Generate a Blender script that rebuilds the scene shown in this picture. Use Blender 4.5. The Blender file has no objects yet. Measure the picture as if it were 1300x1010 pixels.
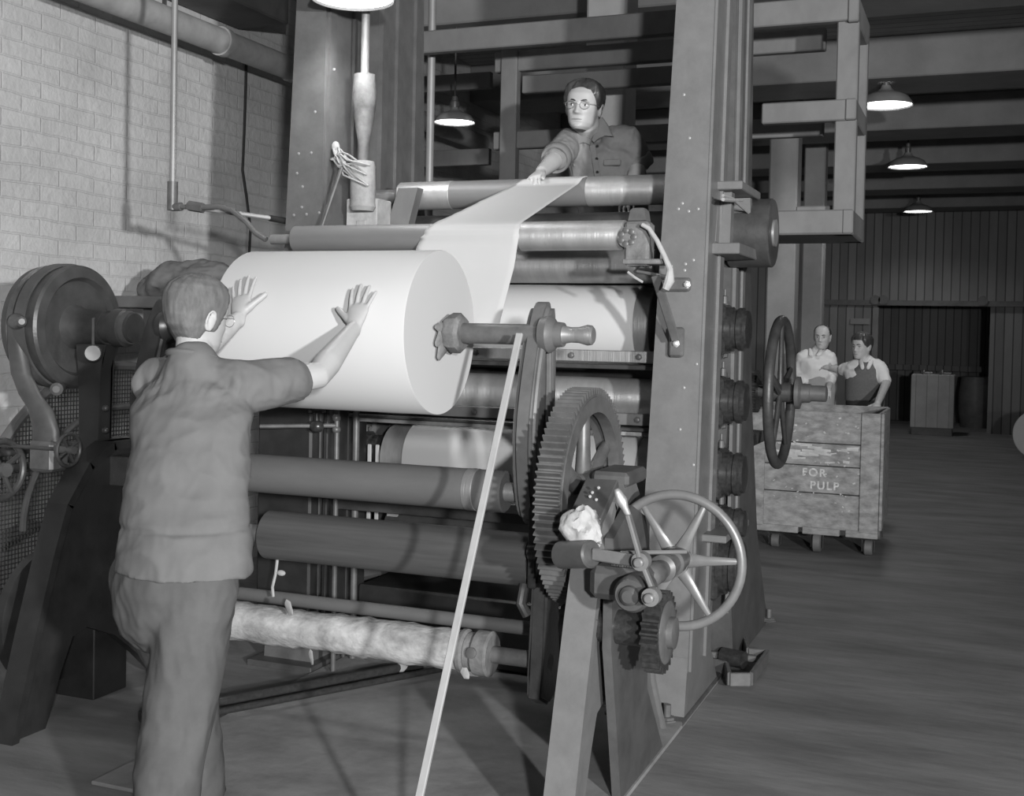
import bpy, bmesh, math, random
from mathutils import Vector as V, Matrix, noise
random.seed(7)
SC = bpy.context.scene
COL = SC.collection
PI = math.pi
R = math.radians
# ------------------------------------------------------------------ camera
# world: X along the rolls, Y away from the camera into the hall, Z up
FPX, PX, PY, EYE = 1490.0, 650.0, 460.0, 1.55
AX = V((0.927, 0.374, 0.020)); AY = V((0.029, -0.018, -0.999)); AZ = V((-0.373, 0.927, -0.027))
AZ.normalize(); AX = (AX - AZ * AX.dot(AZ)).normalized(); AY = AZ.cross(AX)
CAM = V((0, 0, EYE))
cam_data = bpy.data.cameras.new('camera'); cam = bpy.data.objects.new('camera', cam_data); COL.objects.link(cam)
m = Matrix((( AX.x, -AY.x, -AZ.x, 0), (AX.y, -AY.y, -AZ.y, 0), (AX.z, -AY.z, -AZ.z, EYE), (0, 0, 0, 1)))
cam.matrix_world = m
cam_data.sensor_width = 36; cam_data.lens = FPX / 1300 * 36
cam_data.shift_y = -(505 - PY) / 1300
cam_data.clip_end = 100
SC.camera = cam

def ray(u, v):
    return AX * ((u - PX) / FPX) + AY * ((v - PY) / FPX) + AZ
def at(u, v, Y):                      # a pixel's point on the plane Y
    d = ray(u, v); return CAM + d * (Y / d.y)
def atx(u, v, X):
    d = ray(u, v); return CAM + d * (X / d.x)

# ------------------------------------------------------------------ materials
def mat(name, c, rough=.6, metal=0., var=.15, scale=6., bump=0., bscale=60., stretch=(1, 1, 1), spec=.5):
    m = bpy.data.materials.new(name); m.use_nodes = True
    nt = m.node_tree; N = nt.nodes; L = nt.links
    b = N['Principled BSDF']; b.inputs['Roughness'].default_value = rough; b.inputs['Metallic'].default_value = metal
    b.inputs['Specular IOR Level'].default_value = spec
    tc = N.new('ShaderNodeTexCoord'); mp = N.new('ShaderNodeMapping'); mp.inputs['Scale'].default_value = stretch
    L.new(tc.outputs['Object'], mp.inputs['Vector'])
    n = N.new('ShaderNodeTexNoise'); n.inputs['Scale'].default_value = scale; n.inputs['Detail'].default_value = 6
    n.inputs['Roughness'].default_value = .65
    L.new(mp.outputs['Vector'], n.inputs['Vector'])
    r = N.new('ShaderNodeValToRGB')
    lo = c * (1 - var); hi = min(1, c * (1 + var))
    r.color_ramp.elements[0].position = .3; r.color_ramp.elements[1].position = .7
    r.color_ramp.elements[0].color = (lo, lo, lo, 1); r.color_ramp.elements[1].color = (hi, hi, hi, 1)
    L.new(n.outputs['Fac'], r.inputs['Fac']); L.new(r.outputs['Color'], b.inputs['Base Color'])
    if bump:
        n2 = N.new('ShaderNodeTexNoise'); n2.inputs['Scale'].default_value = bscale; n2.inputs['Detail'].default_value = 4
        L.new(mp.outputs['Vector'], n2.inputs['Vector'])
        bp = N.new('ShaderNodeBump'); bp.inputs['Strength'].default_value = bump; bp.inputs['Distance'].default_value = .01
        L.new(n2.outputs['Fac'], bp.inputs['Height']); L.new(bp.outputs['Normal'], b.inputs['Normal'])
    return m

def lines_mat(name, c, axis, pitch, dark=.45, rough=.7, var=.15, width=.08, stretch=(1, 1, 1), scale=3.):
    """boards: thin dark joints every pitch metres along one axis"""
    m = mat(name, c, rough, var=var, scale=scale, stretch=stretch)
    nt = m.node_tree; N = nt.nodes; L = nt.links
    b = N['Principled BSDF']; ramp = [n for n in N if n.type == 'VALTORGB'][0]; tc = [n for n in N if n.type == 'TEX_COORD'][0]
    s = N.new('ShaderNodeSeparateXYZ'); L.new(tc.outputs['Object'], s.inputs[0])
    d = N.new('ShaderNodeMath'); d.operation = 'DIVIDE'; d.inputs[1].default_value = pitch; L.new(s.outputs[axis], d.inputs[0])
    fr = N.new('ShaderNodeMath'); fr.operation = 'FRACT'; L.new(d.outputs[0], fr.inputs[0])
    lt = N.new('ShaderNodeMath'); lt.operation = 'LESS_THAN'; lt.inputs[1].default_value = width; L.new(fr.outputs[0], lt.inputs[0])
    fl = N.new('ShaderNodeMath'); fl.operation = 'FLOOR'; L.new(d.outputs[0], fl.inputs[0])
    wn = N.new('ShaderNodeTexWhiteNoise'); wn.noise_dimensions = '1D'; L.new(fl.outputs[0], wn.inputs['W'])
    mr = N.new('ShaderNodeMapRange'); mr.inputs[3].default_value = .8; mr.inputs[4].default_value = 1.15; L.new(wn.outputs['Value'], mr.inputs[0])
    mx = N.new('ShaderNodeMix'); mx.data_type = 'FLOAT'; mx.inputs[3].default_value = dark
    L.new(lt.outputs[0], mx.inputs[0]); L.new(mr.outputs[0], mx.inputs[2])
    vm = N.new('ShaderNodeVectorMath'); vm.operation = 'SCALE'; L.new(ramp.outputs['Color'], vm.inputs[0]); L.new(mx.outputs[0], vm.inputs['Scale'])
    L.new(vm.outputs[0], b.inputs['Base Color'])
    bp = N.new('ShaderNodeBump'); bp.inputs['Strength'].default_value = .5; bp.inputs['Distance'].default_value = .01; bp.invert = True
    L.new(lt.outputs[0], bp.inputs['Height']); L.new(bp.outputs['Normal'], b.inputs['Normal'])
    return m

def turned(m, amount=.5):              # fine lathe grooves round the roll spread the highlight along it
    nt = m.node_tree; N = nt.nodes; L = nt.links; b = N['Principled BSDF']
    tc = N.new('ShaderNodeTexCoord'); mp = N.new('ShaderNodeMapping'); mp.inputs['Scale'].default_value = (700, 2, 2)
    n = N.new('ShaderNodeTexNoise'); n.inputs['Scale'].default_value = 1; n.inputs['Detail'].default_value = 3
    L.new(tc.outputs['Object'], mp.inputs['Vector']); L.new(mp.outputs['Vector'], n.inputs['Vector'])
    bp = N.new('ShaderNodeBump'); bp.inputs['Strength'].default_value = amount; bp.inputs['Distance'].default_value = .002
    L.new(n.outputs['Fac'], bp.inputs['Height']); L.new(bp.outputs['Normal'], b.inputs['Normal'])
    return m

def brick_mat():
    m = mat('whitewashed_brick', .53, .8, var=.16, scale=1.6)
    nt = m.node_tree; N = nt.nodes; L = nt.links
    b = N['Principled BSDF']; ramp = [n for n in N if n.type == 'VALTORGB'][0]; tc = [n for n in N if n.type == 'TEX_COORD'][0]
    s = N.new('ShaderNodeSeparateXYZ'); L.new(tc.outputs['Object'], s.inputs[0])
    nz = N.new('ShaderNodeTexNoise'); nz.inputs['Scale'].default_value = 3.; L.new(tc.outputs['Object'], nz.inputs['Vector'])
    w = N.new('ShaderNodeMath'); w.operation = 'MULTIPLY_ADD'; w.inputs[1].default_value = .035; L.new(nz.outputs['Fac'], w.inputs[0]); L.new(s.outputs['Z'], w.inputs[2])
    cb = N.new('ShaderNodeCombineXYZ'); L.new(s.outputs['Y'], cb.inputs[0]); L.new(w.outputs[0], cb.inputs[1])
    k = N.new('ShaderNodeTexBrick'); k.inputs['Scale'].default_value = 1.; k.inputs['Brick Width'].default_value = .26; k.inputs['Row Height'].default_value = .087
    k.inputs['Mortar Size'].default_value = .006; k.inputs['Mortar Smooth'].default_value = .4; k.inputs['Bias'].default_value = 0
    k.inputs['Color1'].default_value = (1, 1, 1, 1); k.inputs['Color2'].default_value = (.94, .94, .94, 1); k.inputs['Mortar'].default_value = (.92, .92, .92, 1)
    L.new(cb.outputs[0], k.inputs['Vector'])
    mx = N.new('ShaderNodeMix'); mx.data_type = 'RGBA'; mx.blend_type = 'MULTIPLY'; mx.inputs[0].default_value = 1.
    L.new(ramp.outputs['Color'], mx.inputs[6]); L.new(k.outputs['Color'], mx.inputs[7]); L.new(mx.outputs[2], b.inputs['Base Color'])
    # rough paint over joints that fade in and out
    nb = N.new('ShaderNodeTexNoise'); nb.inputs['Scale'].default_value = 1.3; nb.inputs['Detail'].default_value = 3; L.new(tc.outputs['Object'], nb.inputs['Vector'])
    mm = N.new('ShaderNodeMath'); mm.operation = 'MULTIPLY'; L.new(k.outputs['Fac'], mm.inputs[0]); L.new(nb.outputs['Fac'], mm.inputs[1])
    n3 = N.new('ShaderNodeTexNoise'); n3.inputs['Scale'].default_value = 25; n3.inputs['Detail'].default_value = 5; L.new(tc.outputs['Object'], n3.inputs['Vector'])
    ad = N.new('ShaderNodeMath'); ad.operation = 'MULTIPLY_ADD'; ad.inputs[1].default_value = -1.6; L.new(mm.outputs[0], ad.inputs[0]); L.new(n3.outputs['Fac'], ad.inputs[2])
    bp = N.new('ShaderNodeBump'); bp.inputs['Strength'].default_value = .6; bp.inputs['Distance'].default_value = .012
    L.new(ad.outputs[0], bp.inputs['Height']); L.new(bp.outputs['Normal'], b.inputs['Normal'])
    return m

def emit_mat(name, s):
    m = bpy.data.materials.new(name); m.use_nodes = True
    b = m.node_tree.nodes['Principled BSDF']; b.inputs['Base Color'].default_value = (.8, .8, .8, 1)
    b.inputs['Emission Color'].default_value = (1, 1, 1, 1); b.inputs['Emission Strength'].default_value = s
    return m
def glass_mat(name):
    m = bpy.data.materials.new(name); m.use_nodes = True
    b = m.node_tree.nodes['Principled BSDF']; b.inputs['Transmission Weight'].default_value = 1; b.inputs['Roughness'].default_value = .02; b.inputs['IOR'].default_value = 1.1
    return m

M = dict(
    brick=brick_mat(),
    floor=mat('worn_shop_floor', .165, .75, var=.35, scale=2.6, bump=.25, bscale=14, stretch=(.45, 1.5, 1)),
    ceil=lines_mat('ceiling_boards', .30, 'Y', .13, dark=.4, width=.1),
    beam=mat('painted_beam', .18, .7, var=.2, scale=2),
    boards=lines_mat('bead_boards', .17, 'X', .14, dark=.35, width=.14, stretch=(1, 1, .3)),
    column=mat('pale_painted_column', .22, .7, var=.25, scale=1.2),
    frame=mat('grey_machine_paint', .135, .45, var=.14, scale=9, bump=.05),
    framed=mat('dark_machine_paint', .07, .45, var=.25, scale=9),
    iron=mat('dark_cast_iron', .05, .42, var=.3, scale=12, bump=.1),
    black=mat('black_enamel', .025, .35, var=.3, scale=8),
    grease=mat('greasy_iron', .03, .28, var=.4, scale=60),
    steel=turned(mat('turned_steel', .50, .44, .65, var=.12, scale=14, stretch=(1, .3, .3))),
    steeld=turned(mat('dull_steel', .26, .45, .45, var=.2, scale=12, stretch=(1, .3, .3))),
    worn=mat('worn_bare_iron', .115, .42, .2, var=.25, scale=15),
    wheel=mat('worn_grey_handwheel', .17, .38, .2, var=.15, scale=10),
    paper=mat('white_paper', .49, .75, var=.015, scale=2, spec=.2),
    papere=mat('paper_roll_edge', .50, .8, var=.02, scale=3, spec=.2),
    web=mat('paper_sheet', .45, .8, var=.02, scale=3, spec=.2),
    rollp=mat('paper_wrapped_calender_roll', .50, .6, var=.03, scale=2, spec=.3),
    crust=mat('paper_crusted_core', .31, .8, var=.5, scale=11, bump=1., bscale=28, stretch=(.6, 1, 1)),
    tube=mat('cardboard_core_tube', .10, .6, var=.15, scale=6, stretch=(.3, 1, 1)),
    darkroll=mat('varnished_wood_roll', .075, .4, var=.35, scale=5, stretch=(.15, 3, 3)),
    railw=mat('grey_painted_timber', .13, .65, var=.2, scale=5, stretch=(1, 1, .6)),
    stick=mat('pale_wooden_lath', .33, .6, var=.1, scale=8, stretch=(3, 3, .3)),
    brown=mat('dark_timber', .09, .6, var=.3, scale=4),
    cart=mat('scuffed_truck_boards', .24, .75, var=.45, scale=22, bump=.3, bscale=30, stretch=(.5, 1, 1)),
    smear=mat('flaking_pale_paint', .46, .8, var=.25, scale=18),
    letter=mat('faded_stencil_paint', .5, .8, var=.35, scale=40),
    rubber=mat('caster_tread', .12, .6, var=.2),
    skin=mat('skin', .43, .5, var=.06, scale=12, spec=.4),
    skinw=mat('pale_skin', .40, .5, var=.05, scale=12, spec=.4),
    lip=mat('lips', .25, .5, var=.05),
    hairg=mat('greying_hair', .125, .8, var=.3, scale=45, spec=.2, stretch=(1, 1, .35)),
    hairb=mat('dark_hair', .05, .4, var=.4, scale=40, stretch=(1, 1, .4)),
    shirtd=mat('dark_work_shirt', .135, .85, var=.10, scale=5, spec=.15),
    shirto=mat('chambray_work_shirt', .22, .85, var=.12, scale=14, spec=.15),
    trouser=mat('work_trousers', .095, .85, var=.16, scale=6, spec=.15),
    white=mat('white_cotton_shirt', .62, .8, var=.05, spec=.2),
    greyt=mat('grey_trousers', .30, .8, var=.08, spec=.2),
    vest=mat('knitted_vest', .13, .9, var=.12, scale=60, spec=.1),
    blackt=mat('black_trousers', .03, .8, var=.2, spec=.2),
    eyew=mat('eye_white', .6, .3, var=.02), eyed=mat('eye_iris', .02, .2, var=.1),
    wire=mat('eyeglass_wire', .5, .3, .8, var=.05), lens=glass_mat('eyeglass_lens'),
    rag=mat('pale_rag', .36, .9, var=.15, scale=20, bump=.5, bscale=30),
    string=mat('pale_twine', .30, .9, var=.15, scale=40),
    canvas=mat('dirty_canvas_boot', .14, .7, var=.5, scale=10, bump=.3),
    framel=mat('shaded_machine_paint', .105, .5, var=.2, scale=9, bump=.05), colw=mat('whitewashed_column', .5, .7, var=.2, scale=2), discp=mat('grey_roll_end', .33, .8, var=.06), tubel=mat('grey_roller_cover', .15, .5, var=.12, scale=6, stretch=(.3, 1, 1)), pad=mat('pale_concrete_pad', .21, .8, var=.3, scale=3, bump=.2, bscale=20),  # framel: machine paint copy with the left frame's weaker light put into its colour
    shadeo=mat('enamelled_lamp_shade', .22, .5, var=.15), shadei=mat('white_lamp_enamel', .8, .5, var=.02),
    glow=emit_mat('lamp_glow', 6.), cord=mat('black_cord', .02, .6),
    pipe=mat('painted_pipe', .26, .5, .3, var=.15), pipeb=mat('pale_lagged_pipe', .33, .7, var=.2),
    meshm=mat('guard_wire', .09, .5, .5), galv=mat('galvanised_frame', .13, .55, .3, var=.2),
    crate=lines_mat('crate_boards', .32, 'X', .17, dark=.6, width=.06), dark=mat('dark_recess', .03, .9, var=.2),
)

# ------------------------------------------------------------------ mesh helpers
class MB:
    def __init__(s): s.bm = bmesh.new()
    def box(s, c, size, rot=None, bev=.004):
        mt = Matrix.Translation(V(c)) @ (rot.to_4x4() if rot else Matrix.Identity(4)) @ Matrix.Diagonal((*size, 1))
        r = bmesh.ops.create_cube(s.bm, size=1., matrix=mt)
        if bev:
            es = list({e for v in r['verts'] for e in v.link_edges})
            bmesh.ops.bevel(s.bm, geom=es, offset=min(bev, min(size) * .3), segments=1, affect='EDGES', profile=.7)
        return s
    def bar(s, p0, p1, w, h, up=(0, 0, 1), bev=.004):          # rectangular bar from p0 to p1
        p0, p1 = V(p0), V(p1); x = (p1 - p0); l = x.length; x.normalize(); up = V(up)
        if abs(x.dot(up)) > .95: up = V((0, 1, 0))
        y = up.cross(x).normalized(); z = x.cross(y)
        return s.box((p0 + p1) / 2, (l, w, h), Matrix((x, y, z)).transposed(), bev)
    def ring(s, c, u, v, n):
        return [s.bm.verts.new(c + u * math.cos(2 * PI * i / n) + v * math.sin(2 * PI * i / n)) for i in range(n)]
    def skin(s, a, b):
        n = len(a)
        for i in range(n): s.bm.faces.new((a[i], a[(i + 1) % n], b[(i + 1) % n], b[i]))
    def lathe(s, o, axis, prof, n=32, cap=True):
        o = V(o); ax = V(axis).normalized(); u = ax.orthogonal().normalized(); v = ax.cross(u); last = None; first = None
        for t, r in prof:
            g = s.ring(o + ax * t, u * max(r, 1e-4), v * max(r, 1e-4), n)
            if last: s.skin(last, g)
            else: first = g
            last = g
        if cap: s.bm.faces.new(list(reversed(first))); s.bm.faces.new(last)
        return s
    def cyl(s, p0, p1, r0, r1=None, n=24):
        p0, p1 = V(p0), V(p1); return s.lathe(p0, p1 - p0, [(0, r0), ((p1 - p0).length, r0 if r1 is None else r1)], n)
    def tube(s, pts, r, n=8, closed=False):
        pts = [V(p) for p in pts]; k = len(pts); last = first = None; u = None
        for i, p in enumerate(pts):
            a = pts[(i - 1) % k] if (closed or i) else p; b = pts[(i + 1) % k] if (closed or i < k - 1) else p
            t = (b - a).normalized()
            u = (u - t * u.dot(t)).normalized() if u else t.orthogonal().normalized()
            rr = r[i] if isinstance(r, (list, tuple)) else r
            g = s.ring(p, u * rr, t.cross(u) * rr, n)
            if last: s.skin(last, g)
            else: first = g
            last = g
        if closed: s.skin(last, first)
        else: s.bm.faces.new(list(reversed(first))); s.bm.faces.new(last)
        return s
    def torus(s, c, axis, Rr, r, N=48, n=10):
        c = V(c); ax = V(axis).normalized(); u = ax.orthogonal().normalized(); v = ax.cross(u)
        return s.tube([c + (u * math.cos(2 * PI * i / N) + v * math.sin(2 * PI * i / N)) * Rr for i in range(N)], r, n, True)
    def prism(s, pts, plane, a, b, bev=0.):
        f = {'YZ': lambda p, w: V((w, p[0], p[1])), 'XZ': lambda p, w: V((p[0], w, p[1])), 'XY': lambda p, w: V((p[0], p[1], w))}[plane]
        A = [s.bm.verts.new(f(p, a)) for p in pts]; B = [s.bm.verts.new(f(p, b)) for p in pts]
        f1 = s.bm.faces.new(list(reversed(A))); f2 = s.bm.faces.new(B); s.skin(A, B)
        if bev: bmesh.ops.bevel(s.bm, geom=list(set(f1.edges) | set(f2.edges)), offset=bev, segments=2, affect='EDGES')
        return s
    def ringprism(s, outer, inner, plane, a, b):               # a plate with a hole, same point count
        f = {'YZ': lambda p, w: V((w, p[0], p[1])), 'XZ': lambda p, w: V((p[0], w, p[1])), 'XY': lambda p, w: V((p[0], p[1], w))}[plane]
        oa = [s.bm.verts.new(f(p, a)) for p in outer]; ob = [s.bm.verts.new(f(p, b)) for p in outer]
        ia = [s.bm.verts.new(f(p, a)) for p in inner]; ib = [s.bm.verts.new(f(p, b)) for p in inner]
        s.skin(oa, ob); s.skin(ib, ia); s.skin(ia, oa); s.skin(ob, ib)
        return s
    def sph(s, c, rad, rot=None, sub=3):
        mt = Matrix.Translation(V(c)) @ (rot.to_4x4() if rot else Matrix.Identity(4)) @ Matrix.Diagonal((*(rad if hasattr(rad, '__len__') else (rad,) * 3), 1))
        bmesh.ops.create_icosphere(s.bm, subdivisions=sub, radius=1., matrix=mt); return s
    def loft(s, rings, n=24, flat=False):                                  # rings (centre, u, v) with half axes as vectors, domed ends
        rings = [(V(c), V(u), V(v)) for c, u, v in rings]
        def dome(r, q):
            c, u, v = r; d = (c - V(q[0])).normalized(); h = min(u.length, v.length)
            return [(c + d * h * .45, u * .8, v * .8), (c + d * h * .8, u * .45, v * .45)]
        a = dome(rings[0], rings[1]); b = dome(rings[-1], rings[-2])
        seq = ([] if flat else [a[1], a[0]]) + rings + b; last = first = None
        for c, u, v in seq:
            g = s.ring(c, u, v, n)
            if last: s.skin(last, g)
            else: first = g
            last = g
        s.bm.faces.new(list(reversed(first))); s.bm.faces.new(last)
        return s
    def limb(s, pts, rad, n=20):                               # round tapering limb through points
        pts = [V(p) for p in pts]; out = []; u = None
        for i, p in enumerate(pts):
            t = (pts[min(i + 1, len(pts) - 1)] - pts[max(i - 1, 0)]).normalized()
            u = (u - t * u.dot(t)).normalized() if u else t.orthogonal().normalized()
            r = rad[i] if isinstance(rad[i], tuple) else (rad[i], rad[i])
            out.append((p, u * r[0], t.cross(u) * r[1]))
        return s.loft(out, n)
    def gear(s, c, ro, ri, w, n, hole, tooth=.02):             # spur gear rim, axis X, c at its middle
        c = V(c); k = n * 4; A = {}
        for side in (-1, 1):
            x = c.x + side * w / 2; O = []; I = []
            for i in range(k):
                a = 2 * PI * (i + (0.12 if i % 4 in (1,) else -0.12 if i % 4 == 2 else 0)) / k; r = ro if i % 4 in (1, 2) else ro - tooth
                O.append(s.bm.verts.new((x, c.y + r * math.cos(a), c.z + r * math.sin(a))))
                I.append(s.bm.verts.new((x, c.y + hole * math.cos(a), c.z + hole * math.sin(a))))
            A[side] = (O, I)
        s.skin(A[-1][0], A[1][0]); s.skin(A[1][1], A[-1][1]); s.skin(A[-1][1], A[-1][0]); s.skin(A[1][0], A[1][1])
        return s

def mesh_from(mb, name, angle=35):
    bm = mb.bm; bmesh.ops.recalc_face_normals(bm, faces=bm.faces)
    me = bpy.data.meshes.new(name); la = math.cos(R(angle))
    for f in bm.faces: f.smooth = True
    bm.normal_update()
    for e in bm.edges:
        if len(e.link_faces) == 2: e.smooth = e.link_faces[0].normal.dot(e.link_faces[1].normal) > la
    bm.to_mesh(me); bm.free(); return me
def obj(name, mb, m, parent=None, angle=35):
    me = mesh_from(mb, name, angle); o = bpy.data.objects.new(name, me); COL.objects.link(o)
    me.materials.append(M[m] if isinstance(m, str) else m)
    if parent is not None:
        o.parent = parent
        if parent.type == 'EMPTY': o.location = -V(parent.location)
    return o
def tag(o, label, cat, group=None, kind=None):
    if label: o['label'] = label
    if cat: o['category'] = cat
    if group: o['group'] = group
    if kind: o['kind'] = kind
    return o
def thing(name, label, cat, loc, group=None):
    o = bpy.data.objects.new(name, None); o.empty_display_size = .1; COL.objects.link(o); o.location = V(loc)
    return tag(o, label, cat, group)
def struct(name, mb, m): return tag(obj(name, mb, m), None, None, kind='structure')
def dup(root, loc, label=None):
    r = root.copy(); COL.objects.link(r); r.location = V(loc)
    if label: r['label'] = label
    for ch in list(root.children):
        c = ch.copy(); COL.objects.link(c); c.parent = r
        for g in list(ch.children):
            d = g.copy(); COL.objects.link(d); d.parent = c
    return r
def remesh(mb, voxel, it=3, disp=None):                        # fuse overlapping volumes into one continuous surface
    bmesh.ops.recalc_face_normals(mb.bm, faces=mb.bm.faces)
    me = bpy.data.meshes.new('tmp'); mb.bm.to_mesh(me); mb.bm.free()
    o = bpy.data.objects.new('tmp', me); COL.objects.link(o)
    md = o.modifiers.new('r', 'REMESH'); md.mode = 'VOXEL'; md.voxel_size = voxel; md.use_smooth_shade = True
    dg = bpy.context.evaluated_depsgraph_get(); dg.update(); ev = o.evaluated_get(dg); m2 = ev.to_mesh()
    out = MB(); out.bm.from_mesh(m2); ev.to_mesh_clear(); bpy.data.objects.remove(o); bpy.data.meshes.remove(me)
    for _ in range(it): bmesh.ops.smooth_vert(out.bm, verts=out.bm.verts, factor=.5, use_axis_x=True, use_axis_y=True, use_axis_z=True)
    if disp:
        out.bm.normal_update()
        for v, d in [(v, disp(v.co)) for v in out.bm.verts]: v.co += v.normal * d
    return out
def fold(amp, f, st=(1, 1, 1), seed=0):                        # cloth folds
    def d(p):
        q = V((p.x * st[0], p.y * st[1], p.z * st[2])) * f + V((seed, seed * 2.3, 0))
        return amp * (noise.noise(q) + .5 * (1 - 2 * abs(noise.noise(q * 1.9))) - .3)
    return d
# ------------------------------------------------------------------ the hall
CE = 4.0
struct('floor', MB().box((2, 11, -.05), (13.2, 30, .1), bev=0), 'floor')
struct('wall_left', MB().box((-4.6, 11, 2.0), (.2, 30, 4.1), bev=0), 'brick')
struct('wall_right', MB().box((8.6, 11, 2.0), (.2, 30, 4.1), bev=0), 'boards')
struct('ceiling', MB().box((2, 11, CE + .05), (13.2, 30, .1), bev=0), 'ceil')
wb = MB()
wb.box((-3.11, 21.1, 2), (2.78, .2, 4.0), bev=0); wb.box((4.3, 21.1, 2), (8.46, .2, 4.0), bev=0); wb.box((-.825, 21.1, 3.07), (1.79, .2, 1.86), bev=0)
struct('wall_back', wb, 'boards')
rc = MB(); rc.box((-.8, 23.5, 1.2), (2.6, .1, 2.5), bev=0); rc.box((-1.95, 22.3, 1.2), (.1, 2.4, 2.5), bev=0); rc.box((.3, 22.3, 1.2), (.1, 2.4, 2.5), bev=0); rc.box((-.8, 22.3, 2.5), (2.6, 2.4, .1), bev=0)
rc.box((-.8, 22.9, 1.02), (2.2, .08, .1), bev=0)
struct('wall_recess', rc, 'boards')
struct('trim_1', MB().box((2, 20.97, 3.78), (13, .08, .10)), 'brown')
for i, y in enumerate((7.4, 10., 12.5, 15., 17.5, 20.)):
    b = MB(); b.box((2, y + .35, 3.83), (13, .7, .34), bev=.01); b.box((2, y + .8, 3.9), (13, .16, .14), bev=.01)
    struct('trim_%d' % (i + 2), b, 'beam')
for i, (x, y, w) in enumerate([(-1.765, 11.1, .26), (-1.90, 14.2, .24), (-2.13, 6.80, .25)]):
    struct('column_%d' % (i + 1), MB().box((x, y, 2), (w, w, 4), bev=.015), 'colw' if i == 2 else 'column')
struct('trim_8', MB().box((-1.9, 4.85, .006), (1.68, 3.5, .014), bev=.003), 'pad')
tk = thing('door_track', 'long dark sliding door track across the back boards', 'track', (-.3, 20.9, 2.14))
obj('rail', MB().box((-.3, 20.9, 2.15), (5.2, .05, .09)), 'brown', tk)
for x in (-1.75, -1.62, -.05, .8): obj('roller', MB().cyl((x, 20.84, 2.2), (x, 20.9, 2.2), .08), 'brown', tk)
dr = thing('sliding_door', 'board sliding door hanging open under the track', 'door', (-2.3, 20.93, 0))
obj('panel', MB().box((-2.32, 20.94, 1.04), (1.1, .05, 2.06)), 'boards', dr)
obj('frame', MB().box((-1.74, 20.9, 1.04), (.1, .07, 2.06)), 'beam', dr)
obj('sign', MB().box((-2.0, 20.9, 1.83), (.32, .02, .1)), 'column', dr)

# far crate, drum, rolls of paper
t = thing('crate', 'pale board crate in the recess by the back wall', 'crate', (-.74, 20, 0))
obj('body', MB().box((-.76, 20.3, .55), (.66, .5, .86), bev=.01), 'crate', t)
obj('base', MB().box((-.76, 20.3, .06), (.62, .46, .12)), 'brown', t)
for i, x in enumerate((-.86, -.58)):
    tag(obj('coupling', MB().lathe((x, 20.2, .98), (1, 0, 0), [(-.09, .05), (-.05, .09), (-.03, .09), (-.03, .05), (.09, .05)]), 'worn'),
        ('left' if i == 0 else 'right') + ' one of two pipe couplings lying on the far crate', 'pipe fitting', 'couplings on the far crate')
tag(obj('barrel', MB().lathe((-.12, 22.4, 0), (0, 0, 1), [(0, .25), (.3, .29), (.6, .29), (.9, .25)], 24), 'brown'), 'dark barrel standing in the back wall recess right of the crate', 'barrel')
def far_roll(x, y, r, l, ax, label):
    ax = V(ax).normalized(); t = thing('paper_roll', label, 'paper roll', (x, y, 0)); c = V((x, y, r))
    obj('paper', MB().lathe(c - ax * l / 2, ax, [(0, r - .01), (.01, r), (l - .01, r), (l, r - .01)], 48), 'papere', t)
    obj('core', MB().cyl(c - ax * (l / 2 + .01), c + ax * (l / 2 + .01), .045), 'tube', t)
far_roll(.80, 17.2, .33, .9, (.25, 1, 0), 'large white paper roll on the floor cut off at the right edge')
t = thing('paper_roll', 'grey ended paper roll standing between the two men behind the truck', 'paper roll', (-1.12, 11.2, 0))
obj('paper', MB().lathe((-1.20, 10.95, .94), (.1, 1, 0), [(0, .29), (.01, .30), (.5, .30), (.51, .29)], 48), 'discp', t)
obj('cradle', MB().box((-1.18, 11.2, .32), (.5, .5, .6)), 'brown', t)

# ------------------------------------------------------------------ lamps
def lamp(p, r, label):
    x, y, z = p; t = thing('pendant_lamp', label, 'lamp', p, 'enamel pendant lamps')
    k = r / .2
    sh = MB(); ax = (0, 0, 1)
    pr = [(0, .2), (.005, .203), (.03, .19), (.065, .165), (.09, .12), (.105, .07), (.13, .042), (.15, .035)]
    sh.lathe(p, ax, [(a * k, b * k) for a, b in pr] + [(.14 * k, .03 * k), (.1 * k, .065 * k), (.085 * k, .115 * k), (.06 * k, .16 * k), (.026 * k, .185 * k), (.001, .198 * k)], 40, cap=False)
    obj('shade', sh, 'shadeo', t)
    obj('reflector', MB().lathe(p, ax, [(.012 * k, .19 * k), (.02 * k, .188 * k), (.0225 * k, 1e-3)], 40, cap=False), 'glow', t)
    obj('socket', MB().lathe(p, ax, [(.145 * k, .03), (.17 * k, .033), (.2 * k, .033), (.21 * k, .024), (.25 * k, .022), (.26 * k, .012)], 20), 'worn', t)
    obj('cord', MB().cyl((x, y, z + .25 * k), (x, y, CE - .02), .008, n=8), 'cord', t)
    obj('ceiling_rose', MB().lathe((x, y, CE - .05), ax, [(0, .03), (.02, .06), (.05, .06)], 20), 'shadeo', t)
    ld = bpy.data.lights.new('lamp_light', 'SPOT'); ld.energy = LAMP * k * k; ld.spot_size = R(150); ld.spot_blend = .6; ld.shadow_soft_size = .12
    lo = bpy.data.objects.new('lamp_light', ld); COL.objects.link(lo); lo.location = (x, y, z - .03)
LAMP = 42
lamp(tuple(at(448, 0, 4.42)), .178, 'lamp at the top edge in front of the left machine frame')
lamp(tuple(at(577, 156, 7.5)), .145, 'hanging lamp behind the machine seen left of the leaning operator')
lamp((-.82, 10.2, 3.47), .22, 'nearest and largest of the lamps over the right aisle')
lamp((-.86, 13.9, 3.47), .215, 'middle of the three lamps over the right aisle')
lamp((-1.02, 19.3, 3.52), .22, 'smallest and farthest lamp over the right aisle against the back boards')

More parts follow.
